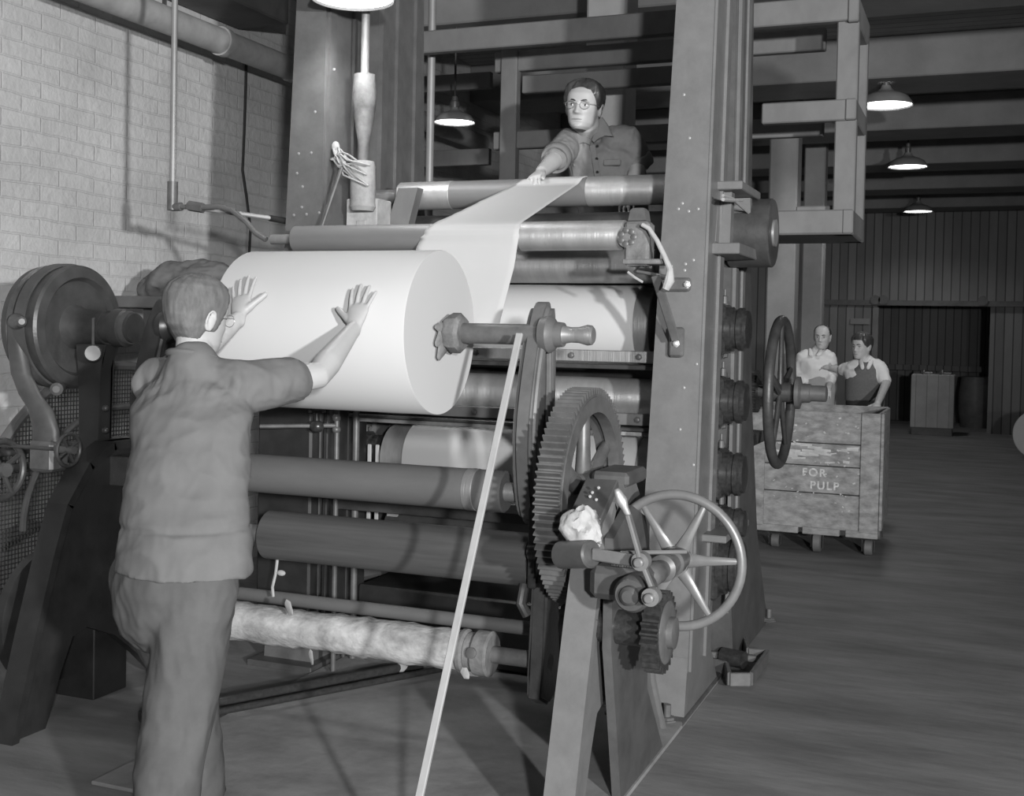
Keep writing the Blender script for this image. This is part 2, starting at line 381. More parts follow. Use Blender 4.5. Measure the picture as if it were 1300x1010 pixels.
# ------------------------------------------------------------------ left wall fittings
t = thing('overhead_pipe', 'thick lagged pipe running under the ceiling along the brick wall', 'pipe', (-4.2, 6, 3.1))
a, b = atx(150, -10, -4.2), atx(380, 92, -4.2)
d = (b - a).normalized(); a = a - d * 1.5; b = b + d * 3
a.x = b.x = -4.2; zz = (a.z + b.z) / 2; a.z = b.z = zz
obj('lagging', MB().cyl(a, b, .075), 'pipeb', t)
for k in (.38, .5, .62): p = a.lerp(b, k); obj('joint_band', MB().cyl(p, p + V((0, .05, 0)), .085), 'pipeb', t)
for k in (.3, .68): p = a.lerp(b, k); obj('hanger', MB().bar(p, (p.x, p.y, CE), .03, .006), 'iron', t)
wire = atx(215, 10, -4.35)
tag(obj('wall_shelf_box', MB().box((-4.3, 5.95, 3.62), (.38, .8, .36), bev=.01), 'brown'), 'dark box fixed high on the brick wall beside the lagged pipe', 'box')
pts = [atx(u, v, -4.485) for u, v in ((313, 62), (312, 110), (310, 170), (308, 216), (313, 250), (318, 290), (316, 330))]
tag(obj('wall_cable', MB().tube(pts, .009), 'cord'), 'thin dark cable hanging down the shaded brick wall', 'cable')
tag(obj('board_pair', MB().box((-3.965, 8., 3.39), (1.08, .05, .12)).box((-3.965, 8., 2.83), (1.08, .05, .12)).box((-4.45, 8.05, 2.0), (.1, .06, 3.98)), 'railw'),
    'two horizontal boards off the brick wall beyond the left frame', 'boards')

# water pipe with hose to the front roller
t = thing('water_pipe', 'vertical bare pipe dropping in front of the brick wall to a hose', 'pipe', (-3.5, 4.45, 2.1))
X0 = at(219, 250, 4.42)
obj('riser', MB().cyl((X0.x, X0.y, X0.z), (X0.x + .0, X0.y, CE), .014, n=16), 'pipe', t)
obj('tee', MB().cyl(X0 + V((0, 0, -.06)), X0 + V((0, 0, .07)), .024, n=16).cyl(X0 + V((-.0, 0, -.045)), X0 + V((.05, 0, -.045)), .02, n=16), 'worn', t)
A = at(232, 262, 4.42); B = at(252, 263, 4.42)
obj('nipple', MB().cyl(X0 + V((.04, 0, -.045)), B, .011, n=12), 'worn', t)
obj('union', MB().cyl(at(240, 261, 4.42), at(258, 264, 4.42), .024, n=6), 'worn', t)
h = [at(u, v, y) for u, v, y in ((258, 263, 4.42), (278, 262, 4.42), (295, 267, 4.42), (312, 281, 4.41), (325, 296, 4.4), (338, 304, 4.4))]
obj('hose', MB().tube(h, .013, 10), 'tube', t)
C1 = at(260, 265, 4.44); C2 = at(345, 277, 4.6)
obj('branch_pipe', MB().cyl(C1, C2, .011, n=12), 'pipe', t)
obj('branch_sleeve', MB().cyl(at(342, 276.6, 4.6), at(366, 281, 4.62), .015, n=12), 'black', t)

# ------------------------------------------------------------------ calender frames
def hexa(mb, b, tp):                    # b/tp: (x0,x1,y0,y1,z)
    vs = []
    for x0, x1, y0, y1, z in (b, tp):
        vs.append([mb.bm.verts.new(p) for p in ((x0, y0, z), (x1, y0, z), (x1, y1, z), (x0, y1, z))])
    A, B = vs; f = mb.bm.faces; f.new(A[::-1]); f.new(B); mb.skin(A, B)
    return mb
def bolt(mb, p, ax, r=.016):
    p = V(p); ax = V(ax).normalized()
    mb.lathe(p - ax * .004, ax, [(0, r * 1.25), (.006, r * 1.25), (.006, r), (.016, r), (.018, r * .6)], 6)
fr = thing('calender_frame', 'tall grey iron side frame right of the paper roll with bearing boxes', 'machine frame', (-1.2, 5.0, 0))
p = MB(); hexa(p, (-1.283, -1.062, 4.58, 4.95, .2), (-1.125, -1.0, 4.58, 4.84, CE))
hexa(p, (-1.34, -1.068, 4.56, 5.2, 0), (-1.283, -1.062, 4.578, 4.955, .26)); obj('front_post', p, 'frame', fr)
p = MB(); hexa(p, (-1.062, -1.052, 4.60, 4.66, .2), (-1.0, -.99, 4.60, 4.65, CE)); hexa(p, (-1.062, -1.05, 4.86, 4.95, .2), (-1.0, -.988, 4.79, 4.84, CE)); obj('post_flange', p, 'frame', fr)
p = MB(); hexa(p, (-1.2, -1.15, 4.9, 5.4, .1), (-1.15, -1.10, 4.8, 5.25, CE)); obj('web', p, 'framed', fr)
p = MB(); p.prism([(5.17, CE), (5.5, CE), (5.64, 2.0), (5.76, 1.26), (6.0, .55), (6.3, .12), (6.45, 0), (5.45, 0), (5.30, .6), (5.22, 1.5)], 'YZ', -1.3, -1.05, .006); obj('rear_post', p, 'framed', fr)
p = MB(); hexa(p, (-1.05, -1.035, 5.24, 5.30, .3), (-1.05, -1.035, 5.20, 5.25, CE)); hexa(p, (-1.05, -1.04, 5.42, 5.46, .6), (-1.05, -1.04, 5.40, 5.48, CE)); obj('guide_rail', p, 'frame', fr)
p = MB(); p.box((-1.22, 5.55, .012), (.32, 2.1, .03)); obj('base_plate', p, 'framed', fr)
for u, v in ((868, 120), (875, 175), (866, 258), (874, 268), (861, 265), (886, 265), (870, 335), (852, 338), (880, 330), (869, 343), (884, 462), (868, 492), (863, 545), (880, 590)):
    q = MB(); c = at(u, v, 4.58); q.lathe((c.x, 4.582, c.z), (0, -1, 0), [(0, .007), (.003, .007), (.005, .003)], 8); obj('rivet', q, 'pipe', fr)
for xy in ((-1.12, 4.50), (-1.03, 6.32)):
    q = MB(); bolt(q, (*xy, .03), (0, 0, 1), .03); q.cyl((*xy, .02), (*xy, .09), .014, n=10); obj('anchor_bolt', q, 'worn', fr)
def bearing(z, y=5.02, r=.1, x=-1.10, par=fr, s=1):
    b = obj('bearing_box', MB().box((x + s * .02, y, z), (.05, r * 2.2, r * 2.5), bev=.01).box((x + s * .05, y, z), (.06, r * 1.8, r * 2.1), bev=.012), 'grease', par)
    obj('bearing_cap', MB().lathe((x + s * .07, y, z), (s, 0, 0), [(0, r * .96), (.03, r * .96), (.035, r * .86), (.05, r * .86), (.055, r * .93), (.075, r * .93), (.082, r * .8), (.095, r * .8), (.1, r * .5), (.1, r * .3)], 40), 'grease', b)
    for dy in (-1, 1):
        for dz in (-1, 1): q = MB(); bolt(q, (x + s * .045, y + dy * r * .95, z + dz * r * 1.1), (s, 0, 0), .015); obj('bolt', q, 'worn', b)
    obj('grease_nipple', MB().lathe((x + s * .06, y, z + r * 1.1), (0, 0, 1), [(0, .012), (.03, .012), (.035, .006), (.06, .006)], 10), 'worn', b)
    obj('face_plate', MB().box((x + s * .03, y - r * 1.12, z), (.03, .02, r * 2.3)), 'frame', b)
for z in (1.575, 1.265, .955): bearing(z)
bearing(.56, 5.02, .13)
bearing(.74, 5.05, .07)
p = MB(); p.prism([(4.80, 2.16), (5.16, 2.16), (5.2, 1.93), (4.76, 1.93)], 'YZ', -1.08, -1.03); p.box((-1.0, 4.98, 1.90), (.15, .52, .045)); p.box((-1.0, 4.98, 2.16), (.14, .42, .035))
p.prism([(4.84, 2.14), (4.9, 2.14), (4.88, 1.92), (4.82, 1.92)], 'YZ', -1.04, -.985); p.prism([(5.06, 2.14), (5.1, 2.14), (5.16, 1.92), (5.1, 1.92)], 'YZ', -1.04, -.95)
obj('shelf_bracket', p, 'frame', fr)
p = MB(); p.box((-1.02, 5.0, .715), (.13, .5, .03)); obj('lower_shelf', p, 'frame', fr)
p = MB(); p.bar(at(832, 350, 4.36), at(858, 432, 4.5), .035, .012, (0, 1, 0)); c = at(858, 434, 4.55); p.box((c.x, 4.56, c.z), (.06, .03, .12), bev=.012); c = at(850, 360, 4.5)
p.box((c.x + .0, 4.56, c.z), (.14, .03, .055), bev=.012); p.bar(at(806, 344, 4.38), at(850, 352, 4.5), .03, .012)
obj('roller_bracket', p, 'worn', fr)
for u, v in ((858, 436), (872, 361)): q = MB(); c = at(u, v, 4.54); bolt(q, (c.x, 4.545, c.z), (0, -1, 0), .012); obj('bracket_bolt', q, 'steel', fr)

fl = thing('calender_frame', 'tall grey iron side frame at the left beside the brick wall', 'machine frame', (-2.9, 5.0, 0))
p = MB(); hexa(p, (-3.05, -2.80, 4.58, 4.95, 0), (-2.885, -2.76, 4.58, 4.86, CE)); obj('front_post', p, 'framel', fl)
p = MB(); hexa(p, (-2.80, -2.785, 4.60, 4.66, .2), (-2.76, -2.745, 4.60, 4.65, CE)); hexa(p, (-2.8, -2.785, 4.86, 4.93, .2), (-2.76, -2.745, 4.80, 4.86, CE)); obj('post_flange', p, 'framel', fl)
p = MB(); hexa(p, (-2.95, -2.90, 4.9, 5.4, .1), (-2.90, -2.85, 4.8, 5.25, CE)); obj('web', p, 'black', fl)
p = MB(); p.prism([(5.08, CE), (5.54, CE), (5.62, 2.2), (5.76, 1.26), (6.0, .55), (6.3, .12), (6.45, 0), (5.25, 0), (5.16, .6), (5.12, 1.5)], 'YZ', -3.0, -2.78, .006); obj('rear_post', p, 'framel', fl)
p = MB()
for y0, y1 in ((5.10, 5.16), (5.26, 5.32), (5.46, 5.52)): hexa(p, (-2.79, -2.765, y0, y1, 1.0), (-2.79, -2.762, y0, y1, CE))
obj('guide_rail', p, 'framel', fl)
p = MB(); p.box((-2.92, 5.55, .012), (.34, 2.1, .03)); obj('base_plate', p, 'framed', fl)
for u, v in ((424, 88), (400, 142), (379, 195), (395, 194), (377, 220), (384, 237), (383, 263), (373, 273), (389, 272), (405, 270)):
    q = MB(); c = at(u, v, 4.58); q.lathe((c.x, 4.582, c.z), (0, -1, 0), [(0, .007), (.003, .007), (.005, .003)], 8); obj('rivet', q, 'pipe', fl)
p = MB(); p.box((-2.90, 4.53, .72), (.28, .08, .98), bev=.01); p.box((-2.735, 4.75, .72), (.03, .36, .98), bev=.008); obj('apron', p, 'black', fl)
for z in (1.575, 1.265, .955): bearing(z, par=fl, x=-2.84, s=1, r=.085)
p = MB(); p.box((-2.66, 4.80, 2.03), (.16, .14, .22)); p.box((-2.66, 4.73, 1.99), (.05, .01, .10)); obj('roller_bearing_block', p, 'rag', fl)
p = MB(); p.prism([(-2.64, 1.9), (-2.52, 1.9), (-2.44, 2.2), (-2.54, 2.2)], 'XZ', 4.86, 4.92); obj('diagonal_strut', p, 'railw', fl)

# lifting screw on the left frame
t = thing('lifting_screw', 'bright vertical screw rod with canvas boot on the left frame', 'screw rod', (-2.68, 4.7, 2.2))
def lx(u, v): return at(u, v, 4.68)
a = lx(464, 40); xs = a.x
obj('rod', MB().cyl((xs, 4.68, 2.1), (xs, 4.68, CE), .019), 'pipe', t)
z0, z1 = lx(464, 95).z, lx(464, 205).z
obj('boot', MB().lathe((xs, 4.68, z1), (0, 0, 1), [(0, .024), (.08, .026), (.2, .047), (.3, .056), (z0 - z1 - .02, .05), (z0 - z1, .05)], 24), 'canvas', t)
z2, z3 = lx(464, 205).z, lx(464, 268).z
obj('grease_cup', MB().lathe((xs, 4.68, z3), (0, 0, 1), [(0, .05), (.02, .06), (.04, .055), (.1, .058), (.2, .055), (z2 - z3, .05)], 24), 'string', t)
t = thing('twine_bundle', 'tangle of pale twine tied round the lifting screw cup', 'twine', tuple(at(440, 205, 4.6)))
q = MB(); p0 = [at(426, 187, 4.62), at(428, 196, 4.58), at(424, 200, 4.6)]
ends = [(470, 236), (466, 222), (457, 206), (450, 228), (446, 226), (468, 210), (440, 214), (436, 212)]
for i, e in enumerate(ends * 2):
    a = p0[i % 3] + V((random.uniform(-.01, .01),) * 3); b = at(e[0] + random.uniform(-3, 3), e[1], 4.6); mm = a.lerp(b, .5) + V((random.uniform(-.03, .03), -.02, random.uniform(-.03, .03)))
    q.tube([a, a.lerp(mm, .5) + V((0, -.005, .01)), mm, mm.lerp(b, .5), b], .0045, 6)
obj('strands', q, 'string', t)
obj('knot', MB().sph(p0[0], (.02, .018, .028)), 'string', t)
tag(obj('steel_bar', MB().bar(at(434, 212, 4.56), at(407, 292, 4.5), .014, .014), 'worn'), 'thin bar leaning on the left frame under the twine', 'bar')
tag(obj('vertical_pipe', MB().cyl((at(547, 120, 5.95).x, 5.95, .02), (at(547, 120, 5.95).x, 5.95, CE), .022, n=16), 'pipe'), 'thin vertical pipe right of the left frame', 'pipe')

# ------------------------------------------------------------------ rolls of the calender
def roll(label, Y, z, r, x0, x1, m, name='roller', journal=.035, xj0=-2.78, xj1=-1.2, bands=(), cat='roller', n=64):
    t = thing(name, label, cat, ((x0 + x1) / 2, Y, z), None)
    obj('face', MB().lathe((x0, Y, z), (1, 0, 0), [(0, r - .006), (.006, r), (x1 - x0 - .006, r), (x1 - x0, r - .006)], n), m, t)
    obj('journal', MB().cyl((xj0, Y, z), (x0 + .01, Y, z), journal), 'steeld', t); obj('journal', MB().cyl((x1 - .01, Y, z), (xj1, Y, z), journal), 'steeld', t)
    for a, b, rr, mm in bands: obj('end_band', MB().lathe((a, Y, z), (1, 0, 0), [(0, rr - .004), (.004, rr), (b - a - .004, rr), (b - a, rr - .004)], n), mm, t)
    return t
roll('top steel guide roller under the operator\'s hand', 5.0, 2.178, .065, -2.60, -1.27, 'tubel', bands=((-2.595, -2.32, .0662, 'steel'), (-1.66, -1.275, .0662, 'steel')))
roll('grey front guide roller in front of the frames, second from the top', 4.4, 1.93, .057, -2.80, -1.30, 'tubel', xj0=-2.92, xj1=-1.2, bands=((-1.74, -1.305, .0582, 'steel'),), journal=.022)
roll('dark calender roll between the two topmost guide rollers', 5.06, 1.955, .135, -2.58, -1.27, 'iron', xj1=-1.12)
t = roll('thick dark roll end sticking out of the right frame', 5.2, 2.0, .15, -1.06, -.87, 'iron', xj0=-1.1, xj1=-.86, name='roll_end', journal=.06, cat='roll end')
roll('thin steel roller above the upper paper covered roll', 4.86, 1.835, .072, -2.58, -1.30, 'steeld')
roll('upper of the two white paper covered calender rolls', 5.02, 1.585, .178, -2.56, -1.40, 'rollp', bands=((-1.405, -1.33, .168, 'steeld'), (-2.64, -2.555, .168, 'steeld')), journal=.06)
roll('steel roller between the two paper covered calender rolls', 5.02, 1.262, .088, -2.58, -1.29, 'steel', journal=.05)
roll('lower of the two white paper covered calender rolls', 5.02, .935, .17, -2.50, -1.38, 'rollp', bands=((-1.385, -1.30, .16, 'steeld'), (-2.62, -2.495, .155, 'steeld')), journal=.06)
roll('dark bottom calender roll near the floor between the frames', 5.02, .56, .165, -2.6, -1.28, 'framed', journal=.06)
def bars(label, specs, m='steeld'):
    t = thing('doctor_bar', label, 'bar', (-2, 4.7, specs[0][1]))
    for y, z, w, h, mm in specs: obj('bar', MB().box((-1.99, y, z), (1.50, w, h), bev=.003), mm, t)
    for x in (-2.55, -2.1, -1.65, -1.35): q = MB(); bolt(q, (x, specs[0][0] - specs[0][2] / 2, specs[0][1]), (0, -1, 0), .012); obj('bolt', q, 'worn', t)
bars('flat steel doctor bar across the foot of the upper white roll', [(4.80, 1.45, .03, .05, 'steeld'), (4.83, 1.405, .05, .02, 'iron')])
bars('double doctor bar with bolts above the lower white roll', [(4.80, 1.185, .03, .05, 'frame'), (4.78, 1.145, .07, .015, 'iron'), (4.80, 1.125, .03, .02, 'steeld')])
bars('low flat cross bar behind the brown wooden roll', [(4.62, .80, .1, .04, 'frame'), (4.66, .75, .04, .05, 'iron')])

# roller bearing with rags at the right end of the front roller
t = thing('roller_bearing', 'greasy roller bearing block with a rag at the right end of the front roller', 'bearing', (-1.28, 4.4, 1.9))
c = at(812, 290, 4.38)
obj('block', MB().box((c.x, 4.38, c.z - .06), (.1, .09, .17), bev=.012).box((c.x + .03, 4.38, c.z - .13), (.16, .12, .02)), 'canvas', t)
c2 = at(812, 271, 4.42); obj('cap', MB().lathe((c2.x, 4.42, c2.z - .03), (0, 0, 1), [(0, .05), (.04, .042), (.05, .03)], 4), 'worn', t)
q = MB(); c3 = at(797, 301, 4.34)
for k in range(7): q.lathe(c3 + V((math.cos(k * 2 * PI / 7) * .026, 0, math.sin(k * 2 * PI / 7) * .026)), (0, -1, .0), [(0, .012), (.012, .012), (.014, .007)], 10)
obj('nut_ring', q, 'worn', t); obj('hub', MB().cyl(c3 + V((0, .03, 0)), c3 + V((0, -.008, 0)), .04), 'canvas', t)
q = MB(); q.tube([at(u, v, 4.3) for u, v in ((815, 285), (824, 290), (834, 305), (845, 328), (851, 342), (850, 356), (845, 367))], [.008, .009, .009, .010, .012, .02, .014], 10)
q.tube([at(u, v, 4.3) for u, v in ((797, 345), (806, 352), (816, 358))], .005, 6); tag(obj('rag_strip', q, 'rag'), 'pale twisted rag hanging from the roller bearing on the right', 'rag')
q = MB(); q.tube([atx(u, v, -.96) for u, v in ((918, 248), (930, 252), (941, 262), (950, 270))], .006, 6); q.tube([atx(u, v, -.96) for u, v in ((918, 253), (930, 254), (942, 254))], .008, 6)
tag(obj('twine', q, 'string'), 'pale twine scraps on the bracket high on the right frame', 'twine')

# ------------------------------------------------------------------ timber guard cage and operator's gangway behind the machine
g = thing('guard_railing', 'grey timber gangway railing behind and right of the machine', 'railing', (-1.6, 6.0, 2.04))
def rail(n, c, s): obj(n, MB().box(c, s, bev=.006), 'railw', g)
for y, xr, xl in ((5.8, -.63, -1.02),): rail('rail', (-.835, y, 2.63), (.41, .06, .1))
rail('rail', (-1.83, 5.80, 3.11), (2.40, .06, .12)); rail('rail', (-.84, 5.80, 2.10), (.46, .07, .115))
rail('rail', (-1.74, 6.3, 3.095), (1.86, .06, .115)); rail('rail', (-1.74, 6.3, 2.645), (1.86, .06, .1))
rail('rail', (-2.0, 6.3, 2.96), (1.0, .05, .10))
rail('post', (-.645, 5.83, 2.57), (.1, .07, 1.06)); rail('post', (-.645, 6.28, 2.57), (.1, .07, 1.06)); rail('post', (-2.57, 6.28, 2.6), (.1, .07, 1.12)); rail('post', (-2.57, 6.28, 1.0), (.1, .1, 2.1)); rail('post', (-1.4, 6.33, 1.0), (.1, .1, 2.1))
for z, h in ((3.10, .12), (2.63, .1), (2.10, .115)): rail('side_rail', (-.62, 6.04, z), (.05, .56, h))
rail('deck', (-1.62, 6.05, 2.06), (2.04, .56, .04)); rail('toe_board', (-.78, 5.9, 2.175), (.2, .04, .03))
rail('post', (-2.57, 5.80, 1.03), (.09, .09, 2.05)); rail('post', (-1.42, 5.84, 1.03), (.09, .09, 2.05))

# ------------------------------------------------------------------ unwind stands
def stand_frame(X, w, mname, par):
    base = [(3.27, 0), (3.385, .39), (3.47, .66), (3.54, .85), (3.66, 1.0), (3.80, 1.07), (3.95, 1.07), (4.08, .95), (4.16, .75), (4.20, .5), (4.28, .25), (4.42, .06), (4.46, 0), (4.2, 0), (4.10, .05), (3.98, .16), (3.84, .27), (3.68, .34), (3.6, .32), (3.54, .2), (3.46, 0)]
    obj('leg_frame', MB().prism(base, 'YZ', X - w * .22, X + w * .22), mname, par)
    # raised edges: front flange strip and arch rim
    fr = MB(); F = base[:7]
    for a, b in zip(F, F[1:]):
        d = V((0, b[0] - a[0], b[1] - a[1])); n = V((0, -d.z, d.y)).normalized() * -.034; a = (a[0] - .006, a[1]); b = (b[0] - .006, b[1])
        vs = []
        for x in (X - w / 2, X + w / 2):
            vs.append([fr.bm.verts.new(V((x, a[0], a[1]))), fr.bm.verts.new(V((x, b[0], b[1]))), fr.bm.verts.new(V((x, b[0], b[1])) + n), fr.bm.verts.new(V((x, a[0], a[1])) + n)])
        fr.skin(vs[0], vs[1]); fr.bm.faces.new(vs[0][::-1]); fr.bm.faces.new(vs[1])
    obj('front_flange', fr, mname, par)
    ar = MB(); A = [(Y, z) for Y, z in base[13:]]
    ar.tube([V((X + w * .22, y, z)) for y, z in base[7:13]], .016, 8)
    obj('rib', ar, mname, par)
def arm(X0, X1, par, m, hub_side):
    out = []; N = 40
    for i in range(N):                        # bullet shaped plate, widest low down
        a = 2 * PI * i / N; s, c = math.sin(a), math.cos(a)
        z = 1.26 + (.395 if c > 0 else .39) * c; k = (1.635 - z) / .76; wd = (.14 if s >= 0 else .085) * (abs(s) ** .8) * (1 if s >= 0 else -1)
        if c > 0: wd *= .72 + .28 * min(1, max(0, k) * 2)
        out.append((3.86 - wd + .05 * (1 - min(1, k * 1.6)), z))
    inn = [(3.82 + (y - 3.82) * .70, 1.26 + (z - 1.26) * .82) for y, z in out]
    q = MB(); q.ringprism(out, inn, 'YZ', X0, X1); bmesh.ops.recalc_face_normals(q.bm, faces=q.bm.faces)
    K = {(round(y, 5), round(z, 5)) for y, z in out}
    es = [e for e in q.bm.edges if abs(e.verts[0].co.x - e.verts[1].co.x) < 1e-5 and all((round(v.co.y, 5), round(v.co.z, 5)) in K for v in e.verts)]
    bmesh.ops.bevel(q.bm, geom=es, offset=.022, segments=3, affect='EDGES')
    a = obj('arm', q, m, par); xm = (X0 + X1) / 2
    obj('web', MB().prism(inn, 'YZ', xm - .015, xm + .02), m, a)
    for f in (.68, .58):
        i2 = [V((xm + hub_side * .03, 3.82 + (y - 3.82) * f, 1.26 + (z - 1.26) * (f + .1))) for y, z in out]; obj('rib', MB().tube(i2, .012, 8, True), m, a)
    obj('axle_hub', MB().lathe((xm, 3.85, 1.54), (hub_side, 0, 0), [(.02, .06), (.05, .066), (.062, .058), (.072, .045), (.10, .042)], 32), m, par)
st = thing('unwind_stand', 'grey unwind stand with gear and handwheel at the right end of the paper roll', 'machine stand', (-1.2, 3.85, 0))
stand_frame(-1.15, .10, 'frame', st)
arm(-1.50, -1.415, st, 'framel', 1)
p = MB(); p.bar((-1.47, 3.86, .95), (-1.15, 3.86, .95), .12, .12); obj('cross_tie', p, 'iron', st)
obj('top_cap', MB().box((-1.15, 3.87, 1.06), (.13, .24, .05), bev=.012), 'framed', st)
# big spur gear
GC = V((-1.28, 3.86, .985))
gw = obj('gear_rim', MB().gear(GC, .375, .3, .085, 92, .305, .022), 'worn', st, 25)
obj('rim_flange', MB().ringprism([(GC.y + .345 * math.cos(2 * PI * i / 64), GC.z + .345 * math.sin(2 * PI * i / 64)) for i in range(64)], [(GC.y + .29 * math.cos(2 * PI * i / 64), GC.z + .29 * math.sin(2 * PI * i / 64)) for i in range(64)], 'YZ', GC.x + .005, GC.x + .047), 'worn', gw)
for k in range(6):
    a = PI / 2 + k * PI / 3; e = V((0, math.cos(a), math.sin(a))); s = V((0, -math.sin(a), math.cos(a)))
    obj('spoke', MB().loft([(GC + e * .05, s * .034, V((.03, 0, 0))), (GC + e * .17, s * .027, V((.024, 0, 0))), (GC + e * .30, s * .024, V((.02, 0, 0)))], 14), 'worn', gw)
obj('gear_hub', MB().lathe(GC - V((.07, 0, 0)), (1, 0, 0), [(0, .075), (.05, .085), (.12, .085), (.16, .06), (.2, .06)], 32), 'worn', gw)
# slanting top plate and counterweight
p = MB(); p.bar(at(765, 612, 3.66), at(742, 662, 3.47), .11, .03, (0, -1, 1)); p.bar(at(745, 660, 3.47), at(737, 700, 3.42), .10, .03, (0, -1, .3)); obj('top_plate', p, 'framed', st)
q = MB()
for u, v in ((757, 634), (762, 640), (756, 645), (760, 619), (752, 625), (749, 630)): c = at(u, v, 3.54); q.sph(c, .006, sub=1)
obj('rivets', q, 'rag', st)
a, b = at(711, 704, 3.36), at(752, 703, 3.30)
obj('counterweight', MB().lathe(a, b - a, [(0, .036), (.006, .042), ((b - a).length - .006, .042), ((b - a).length, .036)], 32), 'framed', st)
a, b = at(752, 703, 3.30), at(816, 713, 3.26); b2 = at(850, 700, 3.3)
obj('weight_bar', MB().bar(a, b, .014, .036).bar(a + (b - a) * .5 + V((0, .03, .01)), at(872, 700, 3.5), .01, .012), 'wheel', st)
# clutch lever
P = [at(784, 624, 3.22), at(797, 652, 3.23), at(814, 712, 3.24), at(830, 752, 3.25), at(827, 757, 3.25)]
lv = obj('clutch_lever', MB().bar(P[1], P[2], .014, .032, (0, 1, 0)).bar(P[2], P[3], .014, .026, (0, 1, 0)), 'wheel', st)
obj('lever_handle', MB().limb([P[0], P[0].lerp(P[1], .4), P[0].lerp(P[1], .75), P[1]], [.011, .017, .01, .009], 14), 'steel', lv)
for q in (P[2], at(827, 757, 3.22)): obj('pivot', MB().lathe(q + V((0, .02, 0)), (0, -1, 0), [(0, .026), (.035, .026), (.035, .014), (.055, .014), (.058, .01)], 20), 'wheel', lv)
# cast bracket, bolt boss and worm
p = MB(); a = at(768, 725, 3.4); p.box((a.x + .05, 3.42, a.z - .03), (.18, .12, .10), bev=.02); obj('casting', p, 'framed', st)
a = at(798, 757, 3.25); obj('boss', MB().lathe(a + V((0, .14, 0)), (0, -1, 0), [(0, .05), (.08, .054), (.11, .054), (.125, .045), (.125, .03), (.14, .028), (.15, .018)], 28), 'framed', st)
a, b = at(822, 733, 3.45), at(864, 708, 3.80)
obj('worm_sleeve', MB().lathe(a, b - a, [(0, .022), (.01, .03), (.02, .036), (.09, .036), (.10, .03), (.14, .03), (.15, .044), (.175, .044), (.185, .034), (.24, .034), (.25, .042), (.29, .042), (.30, .036), ((b - a).length, .034)], 28), 'worn', st)
q = MB(); sx = (at(812, 722, 3.42) - at(778, 716, 3.42)); a = at(778, 716, 3.42)
q.tube([a + sx * (i / 72) + V((0, math.cos(i * .9) * .02, math.sin(i * .9) * .02)) for i in range(73)], .005, 6); obj('spring', q, 'worn', st)
# handwheel
HC = at(858, 711, 3.86); hr = .222
hw = obj('handwheel', MB().torus(HC, (0.0, 1, 0.0), hr, .0165, 64, 14), 'wheel', st)
for k in range(6):
    a = R(4) + k * PI / 3; e = V((math.cos(a), 0, math.sin(a))); s = V((-math.sin(a), 0, math.cos(a)))
    obj('spoke', MB().loft([(HC + e * .04, s * .026, V((0, .012, 0))), (HC + e * .10, s * .017, V((0, .009, 0))), (HC + e * (hr - .006), s * .010, V((0, .007, 0)))], 12), 'wheel', hw)
obj('hub', MB().lathe(HC - V((0, .05, 0)), (0, 1, 0), [(0, .04), (.01, .05), (.08, .05), (.09, .04)], 28), 'wheel', hw)
# pinion below
PC = at(836, 801, 3.62)
obj('pinion', MB().gear(PC, .131, .1, .055, 26, .035, .02), 'grease', st, 25)
obj('pinion_web', MB().lathe(PC + V((-.03, 0, 0)), (1, 0, 0), [(0, .1), (.06, .1), (.066, .09), (.066, .05), (.085, .05), (.09, .03)], 36), 'worn', st)
obj('pinion_shaft', MB().cyl((PC.x - .32, PC.y, PC.z), (PC.x, PC.y, PC.z), .055), 'grease', st)
p = MB(); p.prism([(3.55, .55), (3.55, .9), (3.75, .98), (3.98, .9), (4.0, .3), (4.25, 0), (3.7, 0), (3.62, .3)], 'YZ', -1.10, -1.07); obj('gear_guard', p, 'framed', st)
# holder under the gear for the crusted core
p = MB(); p.prism([(3.80, .70), (3.92, .70), (3.95, .36), (3.93, .28), (3.85, .24), (3.77, .28), (3.78, .36)], 'YZ', -1.44, -1.38, .01); a = at(666, 742, 3.8); p.tube([a, a + V((.0, -.03, -.06)), a + V((.02, -.02, -.1))], .018, 10)
obj('core_holder', p, 'iron', st)
obj('holder_link', MB().bar((-1.43, 3.80, .98), (-1.43, 3.80, .66), .03, .06).cyl(at(672, 700, 3.78), at(683, 700, 3.78), .03), 'grease', st)

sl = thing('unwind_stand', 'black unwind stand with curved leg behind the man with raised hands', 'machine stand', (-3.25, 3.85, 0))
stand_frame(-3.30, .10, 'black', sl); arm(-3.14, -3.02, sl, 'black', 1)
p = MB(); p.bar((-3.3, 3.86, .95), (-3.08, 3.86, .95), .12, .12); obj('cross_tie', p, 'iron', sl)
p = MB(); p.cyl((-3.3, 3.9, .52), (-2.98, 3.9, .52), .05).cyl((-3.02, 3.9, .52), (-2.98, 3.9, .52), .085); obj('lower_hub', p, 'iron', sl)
obj('core_holder', MB().prism([(3.80, .70), (3.92, .70), (3.95, .36), (3.85, .24), (3.78, .36)], 'YZ', -2.98, -2.93, .01), 'iron', sl)

